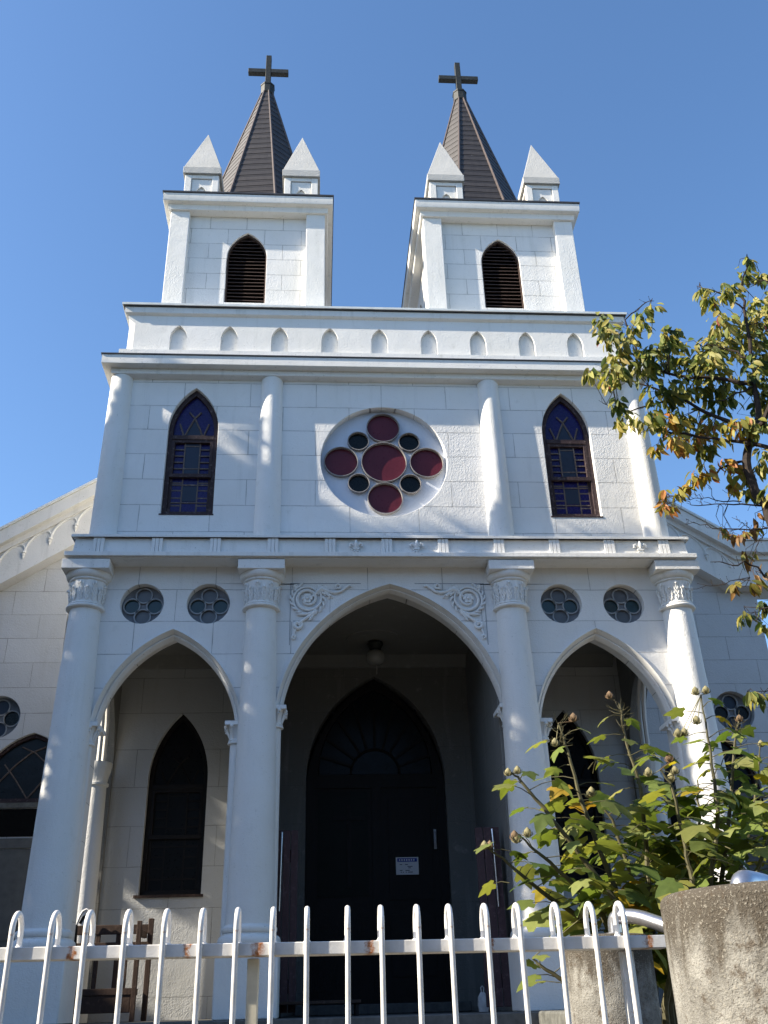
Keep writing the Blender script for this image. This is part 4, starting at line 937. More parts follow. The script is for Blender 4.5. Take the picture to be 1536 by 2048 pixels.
for s in (-1, 1):
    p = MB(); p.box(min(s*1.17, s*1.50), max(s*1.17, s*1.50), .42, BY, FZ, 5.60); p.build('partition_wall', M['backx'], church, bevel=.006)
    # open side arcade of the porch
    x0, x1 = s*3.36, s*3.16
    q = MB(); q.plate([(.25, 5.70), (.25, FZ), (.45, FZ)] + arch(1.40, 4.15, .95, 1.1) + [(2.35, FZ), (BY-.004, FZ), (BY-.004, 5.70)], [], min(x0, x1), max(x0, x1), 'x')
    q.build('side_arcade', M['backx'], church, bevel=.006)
    cc = MB(); cx_, cy_ = s*3.255, 2.02
    cc.lathe(cx_, cy_, [(.17, FZ), (.17, FZ+.25), (.135, FZ+.30), (.125, 3.2), (.112, 3.94)], 28)
    co = cc.build('corner_column', M['column'], church)
    k = MB(); k.lathe(cx_, cy_, [(.112, 3.93), (.135, 3.94), (.135, 3.965), (.116, 3.97), (.118, 4.03), (.135, 4.10), (.15, 4.15), (.15, 4.20), (.10, 4.205)], 48, mod=lambda a, z: 1+(.05*abs(math.sin(a*6)) if 3.97 < z < 4.12 else 0))
    k.build('column_capital', M['relief'], co)
    r = MB()
    for d in (-.05, .0, .05):
        pts = [(cx_-s*(.02+.04*(d == 0)), 1.96+d*1.3, 4.2), (cx_-s*(.02+.04*(d == 0)), 1.95+d*1.3, 4.45)]
        pts += [(cx_-s*(.02+.04*(d == 0)), 1.15+(.80+d*1.3)*math.cos(t*.22), 4.45+.85*math.sin(t*.22)) for t in range(1, 8)]
        r.tube(pts, .028, 8)
    r.build('arch_ribs', M['column'], co)
# floor, plinth, steps
f = MB(); f.box(-3.62, 3.62, -.48, BY+.2, 1.30, FZ); f.build('porch_floor', M['floor'], church, bevel=.01)
f = MB(); f.box(-3.60, 3.60, -.46, BY, .79, 1.298); f.box(-3.40, -2.82, -.30, .3, FZ, FZ+.012); f.build('plinth', M['stone'], church)
for k in range(3):
    f = MB(); f.box(-1.3, 1.1, -.48-.34*(k+1), -.482-.34*k, .79, FZ-.17*(k+1)+.02); f.build('step', M['stone'], church, bevel=.015)
f = MB(); f.box(1.12, 1.42, -1.5, -.485, .79, 1.545); f.build('step_cheek', M['stone'], church, bevel=.02)
# entrance door
d = MB()
dc = -.015
d.plate(notch(dc, 4.05, (.842, 1.297), FZ+.10), [gothic(dc, 4.14, 4.145, .70, 1.06), [(dc-.74, FZ+.2), (dc-.05, FZ+.2), (dc-.05, 3.98), (dc-.74, 3.98)], [(dc+.05, FZ+.2), (dc+.74, FZ+.2), (dc+.74, 3.98), (dc+.05, 3.98)]], BY+.10, BY+.18)
door = d.build('entrance_door', M['doorwood'], church)
l = MB(); l.box(dc-.745, dc-.045, BY+.12, BY+.15, FZ+.15, 3.99)
lo = l.build('door_leaf', M['doorwood'], door)
gl = MB(); gl.box(dc-.70, dc-.10, BY+.112, BY+.119, 2.75, 3.94); gl.build('door_glass', M['clearglass'], lo)
cr = MB(); cr.box(dc-.35, dc-.30, BY+.10, BY+.111, 2.85, 3.78); cr.box(dc-.51, dc-.351, BY+.10, BY+.111, 3.60, 3.65); cr.box(dc-.299, dc-.14, BY+.10, BY+.111, 3.60, 3.65); cr.build('door_cross', M['doorwood'], lo)
l = MB(); l.box(dc+.045, dc+.745, BY+.12, BY+.15, FZ+.15, 3.99)
for z0_, z1_ in ((1.9, 2.55), (2.70, 3.85)):
    l.box(dc+.14, dc+.66, BY+.112, BY+.121, z0_, z1_)
lo2 = l.build('door_leaf', M['doorwood'], door, bevel=.004)
h = MB(); h.tube([(dc+.70, BY+.09, 3.28), (dc+.70, BY+.07, 3.33), (dc+.70, BY+.07, 3.42), (dc+.70, BY+.09, 3.46)], .011, 8); h.box(dc+.685, dc+.715, BY+.09, BY+.12, 3.26, 3.48); h.build('door_handle', M['steel'], lo2)
tr = MB()
tr.plate(arch(dc, 4.15, .69, 1.05, 16), [], BY+.13, BY+.14)
tro = tr.build('fan_light', M['darkglass'], door)
mu = MB()
for k in range(1, 10):
    a = PI*k/10; R = .30
    q0 = (dc+R*math.cos(a), BY+.118, 4.15+R*math.sin(a)); rr = .69/max(.25, abs(math.cos(a))) if abs(math.cos(a)) > .62 else .98
    q1 = (dc+min(rr, .9)*math.cos(a), BY+.118, 4.15+min(rr, .98)*math.sin(a)); mu.bar(q0, q1, .03, .02)
mu.tube([(dc+.30*math.cos(PI*k/16), BY+.118, 4.15+.30*math.sin(PI*k/16)) for k in range(17)], .016, 6)
mu.build('fan_bars', M['doorwood'], tro)
v = MB(); v.box(dc-.9, dc+.9, BY+.22, BY+.26, FZ, 5.5); v.build('hall_dark', M['black'], door)
f = MB(); f.box(-.95, .95, BY-.28, BY+.12, FZ+.002, FZ+.10); f.build('door_step', M['floor'], church, bevel=.01)
# folded back gate leaves of red-brown boards
for s, xx, w_ in ((-1, -1.02, .115), (1, 1.0, .125)):
    q = MB(); y0 = .62; x0, x1 = xx-w_, xx+w_
    n = 3
    for k in range(n):
        a = x0+(x1-x0)*k/n+.004; b_ = x0+(x1-x0)*(k+1)/n-.004
        q.box(a, b_, y0+.03, y0+.06, FZ+.04, 3.20)
    q.box(x0, x1, y0+.061, y0+.08, FZ+.2, FZ+.32); q.box(x0, x1, y0+.061, y0+.08, 2.9, 3.02)
    go_ = q.build('gate_leaf', M['gatewood'], church, bevel=.004)
    hk = MB(); hk.tube([(xx+.05*s, y0+.02, 3.18), (xx+.05*s, y0-.0, 3.05), (xx+.055*s, y0+.01, 2.75), (xx+.06*s, y0+.02, 2.45)], [.012, .008, .008, .008], 6); hk.build('gate_hook', M['steel'], go_)

# --- nave wings either side of the porch
def wing(s):
    yw = BY+.012
    w = MB()
    X0, X1 = s*3.2, s*5.25
    hole = gothic(s*4.20, 1.2, 3.72, .47, .94)
    q = circle(s*4.62, 4.868, .262, 36)
    pts = [(X0, .8), (X1, .8), (X1, 6.7), (s*4.70, 6.70), (X0, 7.7)]
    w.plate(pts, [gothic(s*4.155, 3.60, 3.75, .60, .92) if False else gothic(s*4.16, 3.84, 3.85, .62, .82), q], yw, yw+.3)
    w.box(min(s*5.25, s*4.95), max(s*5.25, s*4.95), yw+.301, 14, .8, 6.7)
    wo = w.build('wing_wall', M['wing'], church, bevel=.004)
    quatrefoil(s*4.62, 4.868, yw, .262, ('greyglass', 'greyglass', 'blackglass', 'blackglass'), parent=church)
    # window head with curved lattice, lintel and board panel below
    f = MB(); cx = s*4.16
    f.plate(gothic(cx, 3.842, 3.852, .619, .818), [gothic(cx, 3.90, 3.905, .565, .72)], yw+.05, yw+.12)
    fo = f.build('wing_window', M['frame'], church)
    gl = MB(); gl.prism(gothic(cx, 3.86, 3.861, .60, .80), yw+.095, yw+.10); gl.build('glass', M['darkglass'], fo)
    mu = MB()
    for k in (-1, 1):
        for off in (-.5, 0, .5):
            mu.tube([(cx+off+k*t*.16, yw+.085, 3.90+.62*math.sin(t*.36)) for t in range(6) if abs(off+k*t*.16) < .55*(1-(.62*math.sin(t*.36)/.85)**2)+.02] or [(cx, yw+.085, 3.9), (cx, yw+.085, 3.91)], .010, 6)
    mu.build('muntins', M['lead'], fo)
    sl_ = MB(); sl_.box(cx-.66, cx+.66, yw-.03, yw+.05, 3.78, 3.838); sl_.build('sill', M['stone'], fo)
    pn = MB(); pn.box(cx-.60, cx+.60, yw-.012, yw+.02, 1.6, 3.32); pn.box(cx-.60, cx+.60, yw-.025, yw+.02, 3.33, 3.44); pn.box(cx-.60, cx+.60, yw-.02, yw+.02, 2.36, 2.44); pn.build('board_panel', M['panel'], fo)
    dk = MB(); dk.box(cx-.60, cx+.60, yw-.010, yw+.02, 3.46, 3.77); dk.build('dark_opening', M['black'], fo)
    # raking cornice: rake then level return; layers (depth offset, upper line drop, lower line drop)
    sl = .648
    def top(x):                                   # x = |x|
        return 7.15 if x > 5.03 else 7.15+(5.03-x)*sl
    def band(mb, d0, d1, ya, yb_):
        xs = [3.0, 5.03, 5.85]
        up = [(s*x, top(x)-d0) for x in xs]; dn = [(s*(x-(.0 if i != 1 else d1*.32)), top(x)-d1) for i, x in enumerate(xs)]
        if True:
            dn[1] = (s*(5.03-d1*.32), 7.15-d1)
            dn[0] = (s*3.0, top(3.0)-d1*1.17)
        mb.prism(up + dn[::-1], ya, yb_)
    r = MB(); band(r, 0, .17, yw-.32, yw+.4); band(r, .17, .24, yw-.24, yw+.3); band(r, .24, .62, yw-.20, yw+.29)
    ro = r.build('raking_cornice', M['trim'], church, bevel=.004)
    ba = MB()
    xk = [3.63+.31*k for k in range(4)]            # corbels step down the slope, an arch springs between each pair
    zk = [top(x)-.475 for x in xk]
    for k in range(4):
        z1_ = zk[k]-.31*sl
        ba.tube([(s*(xk[k]+.31*(1-math.cos(PI*t/14))/2), yw-.205, zk[k]+(z1_-zk[k])*(1-math.cos(PI*t/14))/2+.165*math.sin(PI*t/14)**.85+.02) for t in range(15)], .015, 6)
        xq, zq = xk[k]+.01, zk[k]
        ba.tube([(s*xq, yw-.21, zq+.022), (s*xq, yw-.21, zq)], .032, 8); ba.tube([(s*xq, yw-.21, zq-.004), (s*xq, yw-.21, zq-.035)], [.024, .022], 8); ba.tube([(s*xq, yw-.21, zq-.036), (s*xq, yw-.21, zq-.085)], [.017, .004], 8)
    ba.build('blind_arcade', M['relief'], ro)
    rf = MB()
    rf.prism([(s*3.0, top(3.0)+.004), (s*5.03, 7.155), (s*5.9, 7.155), (s*5.9, 7.185), (s*5.03, 7.19), (s*3.0, top(3.0)+.045)], yw-.345, 14)
    rf.build('roof', M['flash'], ro)
wing(-1); wing(1)
# closed body behind so nothing is see-through
b = MB(); b.box(-4.9, 4.9, 3.0, 14, .8, 6.6); b.box(-2.8, 2.8, .5, 3.35, 5.75, 8.2); b.prism([(-4.9, 6.6), (4.9, 6.6), (3.0, 8.2), (-3.0, 8.2)], 3.4, 14); b.build('nave_body', M['wing'], church)

# ------------------------------------------------------------------ things in the porch
t = thing('pendant_lamp', 'round opal glass ceiling lamp hanging in the dark porch above the door', 'lamp', (-.03, 1.70, 5.57))
q = MB(); q.lathe(-.03, 1.70, [(.02, 5.56), (.09, 5.555), (.10, 5.53), (.07, 5.47), (.065, 5.44), (.02, 5.44)], 28); q.build('fitting', M['bronze'], t)
q = MB(); q.lathe(-.03, 1.70, [(.055, 5.47), (.06, 5.45), (.095, 5.43), (.118, 5.39), (.118, 5.34), (.095, 5.295), (.05, 5.272), (.005, 5.268)], 32); q.build('globe', M['opal'], t)
q = MB(); q.tube([(-.02, 1.70, 5.268), (-.018, 1.70, 5.20), (-.02, 1.70, 5.15)], .009, 6); q.build('pull_chain', M['opal'], t)

n = MB(); n.mi = 0; n.box(.205, .472, BY+.088, BY+.091, 2.975, 3.170)
n.mi = 1; n.box(.222, .455, BY+.0862, BY+.0875, 3.118, 3.158)
n.mi = 0
for k in range(7): n.box(.243+.028*k, .257+.028*k, BY+.0848, BY+.0859, 3.128, 3.149)
n.mi = 2
for (x, z, w_) in ((.25, 3.088, .028), (.312, 3.088, .034), (.34, 3.066, .06), (.35, 3.050, .03), (.25, 3.022, .03), (.315, 3.022, .05), (.26, 3.003, .012), (.283, 3.003, .012), (.318, 3.003, .013), (.345, 3.003, .055)):
    n.box(x, x+w_, BY+.0862, BY+.0875, z-.004, z+.004)
no = n.build('paper_notice', [M['paper'], M['paperblue'], M['ink']]); tag(no, 'white paper notice with blue heading taped on the dark door', 'notice')

bt = thing('bench', 'dark brown slatted wooden bench against the porch wall', 'bench', (-2.85, 1.45, FZ))
yb_, yf_ = 1.62, 1.22; bx0, bx1 = -3.34, -2.44
def part(nm, boxes):
    q = MB()
    for bx in boxes: q.box(*bx)
    return q.build(nm, M['benchwood'], bt, bevel=.004)
part('top_rail', [(bx0, bx1-.03, yb_-.02, yb_+.02, 2.345, 2.435)]); part('back_rail', [(bx0, bx1-.03, yb_-.018, yb_+.018, 2.225, 2.27)]); part('back_rail', [(bx0, bx1-.03, yb_-.018, yb_+.018, 2.11, 2.17)])
part('back_slat', [(-2.79, -2.745, yb_-.014, yb_+.014, FZ+.30, 2.345)]); part('back_slat', [(-2.70, -2.655, yb_-.014, yb_+.014, FZ+.30, 2.345)]); part('back_slat', [(-2.995, -2.95, yb_-.014, yb_+.014, FZ+.30, 2.345)])
part('leg', [(bx1-.028, bx1+.022, yb_-.03, yb_+.03, FZ+.001, 2.49)]); part('leg', [(bx1-.08, bx1-.035, yf_, yf_+.05, FZ+.001, 2.44)])
part('leg', [(bx0-.03, bx0+.02, yb_-.03, yb_+.03, FZ+.001, 2.49)]); part('leg', [(bx0-.03, bx0+.02, yf_, yf_+.05, FZ+.001, 1.83)])
part('arm_rail', [(bx1-.075, bx1-.03, yf_+.05, yb_-.03, 2.30, 2.36)])
part('seat', [(bx0, bx1-.081, yf_+.005+.10*k, yf_+.09+.10*k, 1.775, 1.835) for k in range(4)]); part('seat_apron', [(bx0, bx1-.085, yf_+.012, yf_+.04, 1.62, 1.77)])

um = thing('umbrella', 'closed black umbrella with curved handle hooked over the bench end', 'umbrella', (-3.09, 1.60, FZ))
q = MB(); q.tube([(-3.19, 1.53, 2.44), (-3.165, 1.53, 2.52), (-3.14, 1.53, 2.565), (-3.105, 1.53, 2.585), (-3.07, 1.53, 2.565), (-3.065, 1.53, 2.52)], .013, 8); q.build('handle', M['whiteplastic'], um)
q = MB(); q.tube([(-3.16, 1.55, 2.45), (-3.13, 1.55, 2.51), (-3.11, 1.55, 2.53), (-3.10, 1.55, 2.49)], .016, 8); q.tube([(-3.19, 1.53, 2.44), (-3.21, 1.54, 2.2), (-3.23, 1.55, 1.75), (-3.23, 1.55, 1.60)], [.014, .045, .03, .006], 10); q.build('canopy', M['blackcloth'], um)

st = thing('wooden_platform', 'low dark wooden platform on the porch floor by the left gate leaf', 'platform', (-.70, .5, FZ))
q = MB(); q.box(-1.10, -.31, .40, .85, 1.645, 1.672); q.build('top_board', M['benchwood'], st, bevel=.004)
q = MB(); q.box(-.36, -.33, .42, .83, FZ+.001, 1.644); q.build('leg', M['doorwood'], st); q = MB(); q.box(-1.08, -1.05, .42, .83, FZ+.001, 1.644); q.build('leg', M['doorwood'], st)
bg_ = thing('white_bag', 'small white bag on the floor beside the right gate leaf', 'bag', (.90, 1.0, FZ))
q = MB(); q.loft([[(.86-a, 1.0-b_, z), (.94+a, 1.0-b_, z), (.94+a, 1.0+b_, z), (.86-a, 1.0+b_, z)] for a, b_, z in ((0, .03, FZ+.002), (.01, .04, FZ+.06), (.004, .03, FZ+.13), (-.02, .008, FZ+.17))], close=True); q.build('bag_body', M['whiteplastic'], bg_)
q = MB(); q.tube([(.89, 1.0, FZ+.165), (.885, 1.0, FZ+.21), (.90, 1.0, FZ+.225), (.915, 1.0, FZ+.21), (.91, 1.0, FZ+.165)], .006, 6); q.build('bag_handle', M['whiteplastic'], bg_)

# ------------------------------------------------------------------ white hooped fence
FY = -6.3
fence = thing('metal_fence', 'white painted metal fence with rust stains and hairpin tops in front of the church', 'fence', (-.6, FY, 1.0))
def railz(x): return 1.752+(x-.313)*(-.0042)
q = MB(); q.loft([[(x, FY-.012, railz(x)-.017), (x, FY+.085, railz(x)-.017), (x, FY+.085, railz(x)+.017), (x, FY-.012, railz(x)+.017)] for x in (-2.6, -.6, .325)], close=True)
q.add([(-2.6, FY-.012, railz(-2.6)-.017), (-2.6, FY+.085, railz(-2.6)-.017), (-2.6, FY+.085, railz(-2.6)+.017), (-2.6, FY-.012, railz(-2.6)+.017), (.325, FY-.012, railz(.325)-.017), (.325, FY+.085, railz(.325)-.017), (.325, FY+.085, railz(.325)+.017), (.325, FY-.012, railz(.325)+.017)], [(0,1,2,3), (4,7,6,5)])
q.build('top_rail', M['rail'], fence, bevel=.002)
q = MB(); q.box(-2.6, .325, FY-.008, FY+.015, 1.13, 1.16); q.build('bottom_rail', M['fence'], fence)
pk = MB(); x = 0
pts = [(0, FY-.0165, 1.02), (0, FY-.0165, 1.5), (0, FY-.0165, 1.815)] + [(0, FY+.0285-.045*math.cos(PI*k/14), 1.815+.050*math.sin(PI*k/14)) for k in range(1, 14)] + [(0, FY+.074, 1.815), (0, FY+.073, 1.78)]
pk.tube(pts, .0079, 10); pk.ball((0, FY+.073, 1.777), .0125, 8, (1,1,.6))
proto = pk.build('picket', M['fence'], fence)
pk_px = [-1.6625+.1037*k for k in range(19)]
base_loc = proto.location.copy()
for k, x in enumerate([-2.285+.1037*i for i in range(25)]):
    if x > .27: break
    o = proto if k == 0 else proto.copy()
    if k: COL.objects.link(o); o.parent = fence; o.matrix_parent_inverse = proto.matrix_parent_inverse.copy()
    o.location = (x, 0, railz(x)-1.757)
    o.rotation_euler = (0, math.radians(rnd.gauss(0, .14)), 0)
q = MB(); q.box(-.905, -.872, FY+.024, FY+.06, .9, 1.735); q.build('post', M['post'], fence, bevel=.003)
q = MB(); q.box(.185, .222, FY+.024, FY+.055, .9, 1.73); q.build('post', M['fence'], fence, bevel=.003)

# ------------------------------------------------------------------ concrete posts and handrails
def cpost(cx, cy, r, ztop, label):
    q = MB(); pr = [(r*1.0, .0)] + [(r*1.0, z) for z in (.6, 1.2, ztop-.03)]
    pr += [(r-.022*(1-math.cos(t*PI/2/5)), ztop-.022+.022*math.sin(t*PI/2/5)) for t in range(6)] + [(r*.5, ztop+.004), (.01, ztop+.006)]
    jit = random.Random(int(cx*1000))
    ph = [jit.uniform(0, 6) for _ in range(3)]
    q.lathe(cx, cy, pr, 56, mod=lambda a, z: 1+.006*math.sin(3*a+ph[0]+z*3)+.004*math.sin(7*a+ph[1]-z*5))
    o = q.build('concrete_post', M['concrete']); tag(o, label, 'post')
cpost(.483, -5.05, .183, 1.842, 'smaller mottled concrete post standing behind the white fence')
cpost(.366, -7.0, .272, 1.818, 'large rounded concrete post with stained top in the bottom right corner')
def handrail(pts, label, loc):
    r = thing('handrail', label, 'handrail', loc)
    q = MB()
    # rounded path
    P = [Vector(p) for p in pts]; path = [P[0]]
    for a, b_, c_ in zip(P, P[1:], P[2:]):
        d = min((b_-a).length, (c_-b_).length)*.48; p0 = b_+(a-b_).normalized()*d; p1 = b_+(c_-b_).normalized()*d
        for t in range(9): u = t/8; path.append(p0*(1-u)**2+b_*2*u*(1-u)+p1*u*u)
    path.append(P[-1]); q.tube(path, .029, 16); q.build('tube', M['steel'], r)
    f = MB(); f.lathe(pts[0][0], pts[0][1], [(.05, pts[0][2]-.001), (.05, pts[0][2]+.006), (.026, pts[0][2]+.007)], 24); f.build('flange', M['steel'], r)
handrail([(.530, -5.06, 1.845), (.531, -5.06, 1.915), (.60, -5.15, 1.908), (.80, -5.42, 1.79), (.98, -5.62, 1.69)], 'stainless steel handrail tube leaving the smaller concrete post', (.495, -5.06, 1.845))
handrail([(.318, -6.90, 1.80), (.320, -6.90, 1.850), (.40, -6.84, 1.846), (.66, -6.72, 1.775)], 'stainless steel handrail tube on top of the large concrete post', (.318, -6.90, 1.818))
# ------------------------------------------------------------------ vegetation
def leaf_oval(mb, p, d, nrm, L, Wd, curl=.25, fold=.25):
    d = d.normalized(); s = d.cross(nrm)
    s = s.normalized() if s.length > 1e-4 else Vector((1,0,0)); n = s.cross(d)
    rows = []
    for t, w_ in ((0, .06), (.28, .85), (.6, .9), (.85, .5), (1, .02)):
        c = p + d*(L*t) - n*(curl*L*t*t); e = s*(Wd/2*w_); u = n*(fold*Wd*.5*w_)
        rows.append((c-e+u, c, c+e+u))
    mb.loft(rows)
PALM = [(0,.02), (-.12,.20), (.0,.46), (.20,.36), (.40,.54), (.56,.48), (.55,.30), (.80,.17), (1.0,0)]
def leaf_palm(mb, p, d, nrm, L, droop=.3, sc=1.0):
    d = d.normalized(); s = d.cross(nrm)
    s = s.normalized() if s.length > 1e-4 else Vector((1,0,0)); n = s.cross(d)
    def P(a, b): return p + d*(L*a) + s*(L*b*sc) - n*(L*droop*(a*a*.8+b*b*1.1) - L*.10*abs(b))
    pts = PALM + [(a, -b) for a, b in PALM[-2::-1]]
    vs = [P(.26, 0)] + [P(a, b) for a, b in pts]
    mb.add(vs, [(0, i, i+1) for i in range(1, len(pts))] + [(0, len(pts), 1)])
def rv(r): return Vector((r.gauss(0,1), r.gauss(0,1), r.gauss(0,1)))
def jit(c, r, k=.25):
    f = 1+r.uniform(-k, k); return (max(0, c[0]*f*(1+r.uniform(-.12,.12))), max(0, c[1]*f), max(0, c[2]*f*(1+r.uniform(-.15,.15))))

# --- autumn tree at the right
tr = thing('autumn_tree', 'broadleaf tree with green, yellow and orange leaves reaching in from the right edge', 'tree', (3.6, -2.2, .8))
r_ = random.Random(11)
tk = MB()
tk.tube([(3.60, -2.3, .78), (3.55, -2.25, 2.0), (3.60, -2.15, 3.2), (3.50, -2.0, 4.2), (3.47, -1.9, 4.75)], [.13, .11, .095, .08, .06], 10)
for pts, ra, rb in LIMBS:
    P = [Vector(p) for p in pts]; n = len(P)
    Q = []; R = []
    for i in range(n-1):
        for t in range(3):
            u = (i+t/3)/(n-1); Q.append(P[i].lerp(P[i+1], t/3)+rv(r_)*(.013 if ra < .0145 else min(.010, ra*.35))*(t > 0)); R.append((ra+(rb-ra)*u)*(1+.10*r_.uniform(-1, 1)))
    Q.append(P[-1]); R.append(rb); tk.tube(Q, R, 7)
    if ra < .0145:                                # side spurs with buds on the thin twigs
        for a_, b_ in zip(Q, Q[1:]):
            for _ in range(max(1, int((b_-a_).length/.045))):
                s0 = a_.lerp(b_, r_.random()); s1 = s0+Vector((r_.gauss(-.02,.03), r_.gauss(0,.03), r_.choice((1, 1, -.6))*r_.uniform(.02,.075)))
                tk.tube([s0, s0.lerp(s1, .5)+rv(r_)*.004, s1], [.0028, .0022, .0016], 4, cap=False); tk.ball(s1, .0045, 5)
allpts = [(Vector(p)) for pts, ra, rb in LIMBS for a, b in zip(pts, pts[1:]) for p in [Vector(a).lerp(Vector(b), t/6) for t in range(6)]]
allpts += [Vector(p[-1]) for p, _, _ in LIMBS]
# link far limbs starting off-frame to the trunk
tk.tube([(3.58, -2.2, 3.6), (3.60, -2.0, 4.2), (3.486, -1.7, 4.437)], [.03, .02, .009], 6); tk.tube([(3.56, -2.2, 3.4), (3.50, -1.9, 3.9), (3.411, -1.7, 4.119)], [.025, .015, .007], 6)
tk.tube([(3.5, -2.0, 4.2), (3.54, -1.8, 4.5), (3.518, -1.7, 4.768)], [.03, .022, .014], 6); tk.tube([(3.55, -1.85, 4.9), (3.62, -1.72, 5.2), (3.621, -1.7, 5.415)], [.02, .014, .009], 6)
lf = MB()
PALS = {0: [(.25,.245,.055), (.31,.28,.08), (.18,.19,.04), (.08,.11,.025), (.36,.31,.10)],
        1: [(.07,.10,.022), (.11,.13,.028), (.19,.19,.04), (.28,.26,.065), (.05,.075,.018)],
        2: [(.36,.20,.04), (.34,.26,.05), (.26,.23,.045), (.36,.14,.04), (.23,.22,.045), (.30,.26,.06)],
        3: [(.20,.10,.035), (.26,.14,.05), (.14,.13,.03), (.20,.17,.04)]}
for (x, y, z, rad, ty) in CLUMPS:
    c = Vector((x, y, z)); q = min(allpts, key=lambda p: (p-c).length)
    tips = []
    for _ in range(max(2, int(rad*22))):
        e = c+rv(r_)*rad*.5; tips.append(e)
        mid = q.lerp(e, .55)+rv(r_)*(.02+.12*(e-q).length)+Vector((0,0,.02)); tk.tube([q, mid, e], [.0045, .003, .0015], 4, cap=False)
    n = int(rad*rad*1560*(.45 if ty == 3 else 1)+7)
    for _ in range(n):
        while True:
            o = Vector((r_.uniform(-1,1), r_.uniform(-1,1), r_.uniform(-1,1)))
            if o.length < 1: break
        e = r_.choice(tips)
        p = (c+o*rad*1.12).lerp(e, r_.uniform(.1, .75))
        out = (p-c); out.z *= .3
        d = Vector((r_.gauss(0,.45), r_.gauss(0,.45), -.75))+out.normalized()*.35 if out.length > 1e-5 else Vector((0,0,-1))
        nr = Vector((r_.gauss(-.5,.6), r_.gauss(-.4,.6), .7+r_.gauss(0,.3)))
        L = r_.uniform(.09, .14)
        pal = PALS[ty]
        lf.col = jit(r_.choice(pal), r_, .25)
        if r_.random() < .006 and ty != 1: lf.col = (.33,.07,.06)
        leaf_oval(lf, p, d, nr, L, L*r_.uniform(.36,.50), r_.uniform(.1,.45), r_.uniform(.15,.5))
tk.build('trunk', M['bark'], tr, norm=False)
lf.build('crown', M['leaf'], tr, norm=False, colors=True)

# --- shrub with palmate leaves behind the fence
sh = thing('flowering_shrub', 'tall leafy shrub with lobed green leaves and round seed pods behind the concrete posts', 'shrub', (.82, -4.5, .8))
r_ = random.Random(23)
sm = MB(); sf = MB()
SP = [(.18,.215,.055), (.23,.255,.075), (.14,.175,.045), (.085,.125,.03), (.27,.275,.085)]
YP = [(.42,.30,.03), (.36,.22,.03), (.30,.27,.035)]
def petiole_leaf(p, out, L, pal):
    q = p+out*r_.uniform(.07, .15)+Vector((0,0,r_.uniform(-.01,.05)))
    sm.tube([p, p.lerp(q, .5)+Vector((0,0,.008)), q], [.0028, .0022, .0016], 5, cap=False)
    d = Vector((out.x, out.y, r_.uniform(-.45,.10))).normalized()
    nr = Vector((r_.gauss(0,.32), r_.gauss(0,.32), 1))
    sf.col = jit(r_.choice(pal), r_, .2)
    leaf_palm(sf, q, d, nr, L*r_.uniform(.72,1.05), r_.uniform(.08,.75), r_.uniform(.75,1.05))
for si, pts in enumerate(STEMS):
    P = [Vector(p) for p in pts]
    base = Vector((.85+r_.gauss(0,.06), -4.5+r_.gauss(0,.06), .79))
    full = [base]+P; n = len(full)
    rr = [.016*(1-i/(n-1))+.0035 for i in range(n)]
    Q = []; R = []
    for i in range(n-1):
        for t in range(4):
            Q.append(full[i].lerp(full[i+1], t/4)+rv(r_)*.003*(t > 0)); R.append(rr[i]+(rr[i+1]-rr[i])*t/4)
    Q.append(full[-1]); R.append(rr[-1]); sm.tube(Q, R, 7)
    # leaves alternate up the stem, larger below
    tot = sum((b-a).length for a, b in zip(P, P[1:])); acc = 0; ph = r_.uniform(0, 6)
    start = .10 if si != 9 else 0
    for a, b in zip(P, P[1:]):
        seg = (b-a).length; k = int(seg/.031)
        for j in range(k):
            t = j/k; u = (acc+seg*t)/tot
            if u < start or u > .97: continue
            ph += 2.4+r_.gauss(0,.3); out = Vector((math.cos(ph), math.sin(ph)*.8, 0))
            L = r_.uniform(.12,.19)*(1-.4*max(0, u-.5)/.5)
            if r_.random() < .88-.35*max(0, u-.7): petiole_leaf(a.lerp(b, t), out, L, YP if r_.random() < .055 else SP)
        acc += seg
# fill inside the bush
for _ in range(135):
    p = Vector((r_.gauss(1.05,.30), -4.45+r_.gauss(0,.17), r_.gauss(2.22,.22)))
    if p.z < 1.62: continue
    a = r_.uniform(0, 2*PI); petiole_leaf(p, Vector((math.cos(a), math.sin(a), 0)), r_.uniform(.12,.185), YP if r_.random() < .06 else SP)
for _ in range(36):                              # right-hand mass towards the frame edge
    p = Vector((r_.gauss(1.62,.16), -4.4+r_.gauss(0,.15), r_.gauss(2.2,.28))); a = r_.uniform(0, 2*PI); petiole_leaf(p, Vector((math.cos(a), math.sin(a), 0)), r_.uniform(.08,.13), SP)
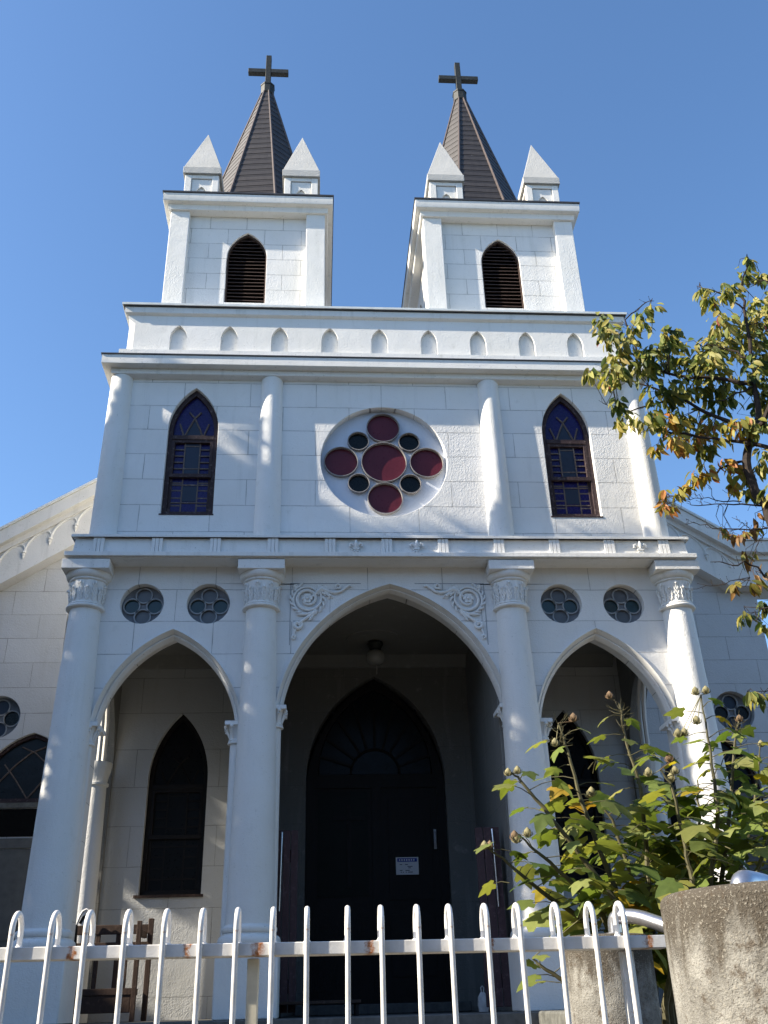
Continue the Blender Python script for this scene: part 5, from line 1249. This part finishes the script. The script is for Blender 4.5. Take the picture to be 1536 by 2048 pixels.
# spiky bracts at the top of two spent stems
for c in ((.493,-4.65,2.844), (.864,-4.5,2.96), (1.50,-4.45,2.88)):
    c = Vector(c)
    for k in range(26):
        d = Vector((r_.gauss(0,1), r_.gauss(0,1), r_.gauss(.5,.7))).normalized(); o = c+Vector((0,0,-r_.uniform(0,.12)))
        sm.tube([o, o+d*.035, o+d*.07+Vector((0,0,.012))], [.0016, .0013, .0008], 4, cap=False)
sm.build('stem', M['stem'], sh, norm=False)
sf.build('foliage', M['sleaf'], sh, norm=False, colors=True)
for k, p in enumerate(PODS):
    p = Vector(p); b = MB(); rr = r_.uniform(.015, .021)
    b.lathe(p.x, p.y, [(.003, p.z-rr*1.25), (rr*.75, p.z-rr*.75), (rr, p.z-.1*rr), (rr*.8, p.z+rr*.6), (rr*.35, p.z+rr*1.05), (.001, p.z+rr*1.3)], 12, mod=lambda a, z: 1+.07*math.cos(5*a))
    for j in range(5):
        a = 2*PI*j/5; ca, sa = math.cos(a), math.sin(a)
        b.tube([p+Vector((ca*rr*.5, sa*rr*.5, -rr)), p+Vector((ca*rr*1.25, sa*rr*1.25, -rr*.5)), p+Vector((ca*rr*1.35, sa*rr*1.35, rr*.3))], [.003, .0025, .0008], 4)
    near = min((Vector(s_[-1]) for s_ in STEMS), key=lambda q: (q-p).length)
    if (near-p).length > .02: b.tube([near, near.lerp(p, .5)+Vector((0,0,-.01)), p+Vector((0,0,-rr*1.1))], [.0025, .002, .0022], 5)
    b.build('seed_pod', M['pod'] if k % 4 else M['dry'], sh, norm=False)

# --- two trees standing left of the photograph, whose shade falls across the front
def inside(poly, x, z):
    c = False; j = len(poly)-1
    for i in range(len(poly)):
        (xi, zi), (xj, zj) = poly[i], poly[j]
        if (zi > z) != (zj > z) and x < (xj-xi)*(z-zi)/(zj-zi)+xi: c = not c
        j = i
    return c
def in_frame(p):
    q = p-CAMPOS; zc = q.dot(fwd)
    if zc < .2: return False
    return abs(q.dot(rt)/zc*1900) < 768+110 and abs(q.dot(upv)/zc*1900) < 1024+110
def shade_tree(name, label, base, yplane, X0, X1, Z0, Z1, lit, spots, t0, step, seed):
    r = random.Random(seed); lm = MB(); tm = MB(); pts = []
    nx = int((X1-X0)/step); nz = int((Z1-Z0)/step)
    for i in range(nx):
        for k in range(nz):
            x = X0+(i+r.random())*step; z = Z0+(k+r.random())*step
            edge = min(x-X0, X1-x, Z1-z)
            if edge < .25 and r.random() > edge/.25: continue
            if any((x-a)**2+(z-b)**2 < .0145 for a, b in spots): continue
            if any(inside(pl, x+a, z+b) for pl in lit for a, b in ((0,0), (.125,0), (-.125,0), (0,.125), (0,-.125), (.09,.09), (-.09,-.09), (.09,-.09), (-.09,.09))): continue
            t = t0+.55*(x-X0)+r.gauss(0, .7)
            p = Vector((x, yplane, z))+sun_dir*t
            n_ = 0
            while in_frame(p) and n_ < 30: p += sun_dir*.4; n_ += 1
            if in_frame(p): continue
            pts.append(p)
            lm.col = jit(r.choice([(.06,.10,.02), (.09,.13,.025), (.04,.07,.015)]), r, .25)
            nr = sun_dir+rv(r)*.45; d = rv(r); d -= sun_dir*d.dot(sun_dir)*.8
            leaf_oval(lm, p-d.normalized()*.09, d, nr, .22, .14, .12, .12)
    t = thing(name, label, 'tree', base)
    if pts:
        c = sum(pts, Vector())/len(pts); B = Vector(base)
        top = c+Vector((0, 0, .4))
        trunk = [B.lerp(top, u)+Vector((math.sin(u*5)*.12, math.cos(u*4)*.1, 0)) for u in [k/8 for k in range(9)]]
        tm.tube(trunk, [.22*(1-.75*k/8) for k in range(9)], 10)
        for k in range(14):
            e = r.choice(pts[:len(pts)//2]); s_ = trunk[r.randint(4, 8)]
            tm.tube([s_, s_.lerp(e, .5)+Vector((0, 0, -.2)), e], [.022, .014, .006], 6)
    tm.build('trunk', M['bark'], t, norm=False); lm.build('crown', M['leaf'], t, norm=False, colors=True)
shade_tree('shade_tree', 'green broadleaf tree left of the church front, taller of the two shade trees', (-8.6, -2.4, .8), 0, -4.3, 3.5, -.6, 7.5, LIT1, SPOT1, 8.6, .075, 5)
shade_tree('shade_tree', 'green broadleaf tree beside the left nave wing of the church', (-10.2, 1.0, .8), 2.4, -6.6, -1.9, 1.0, 8.2, LIT2, SPOT2, 7.4, .075, 6)
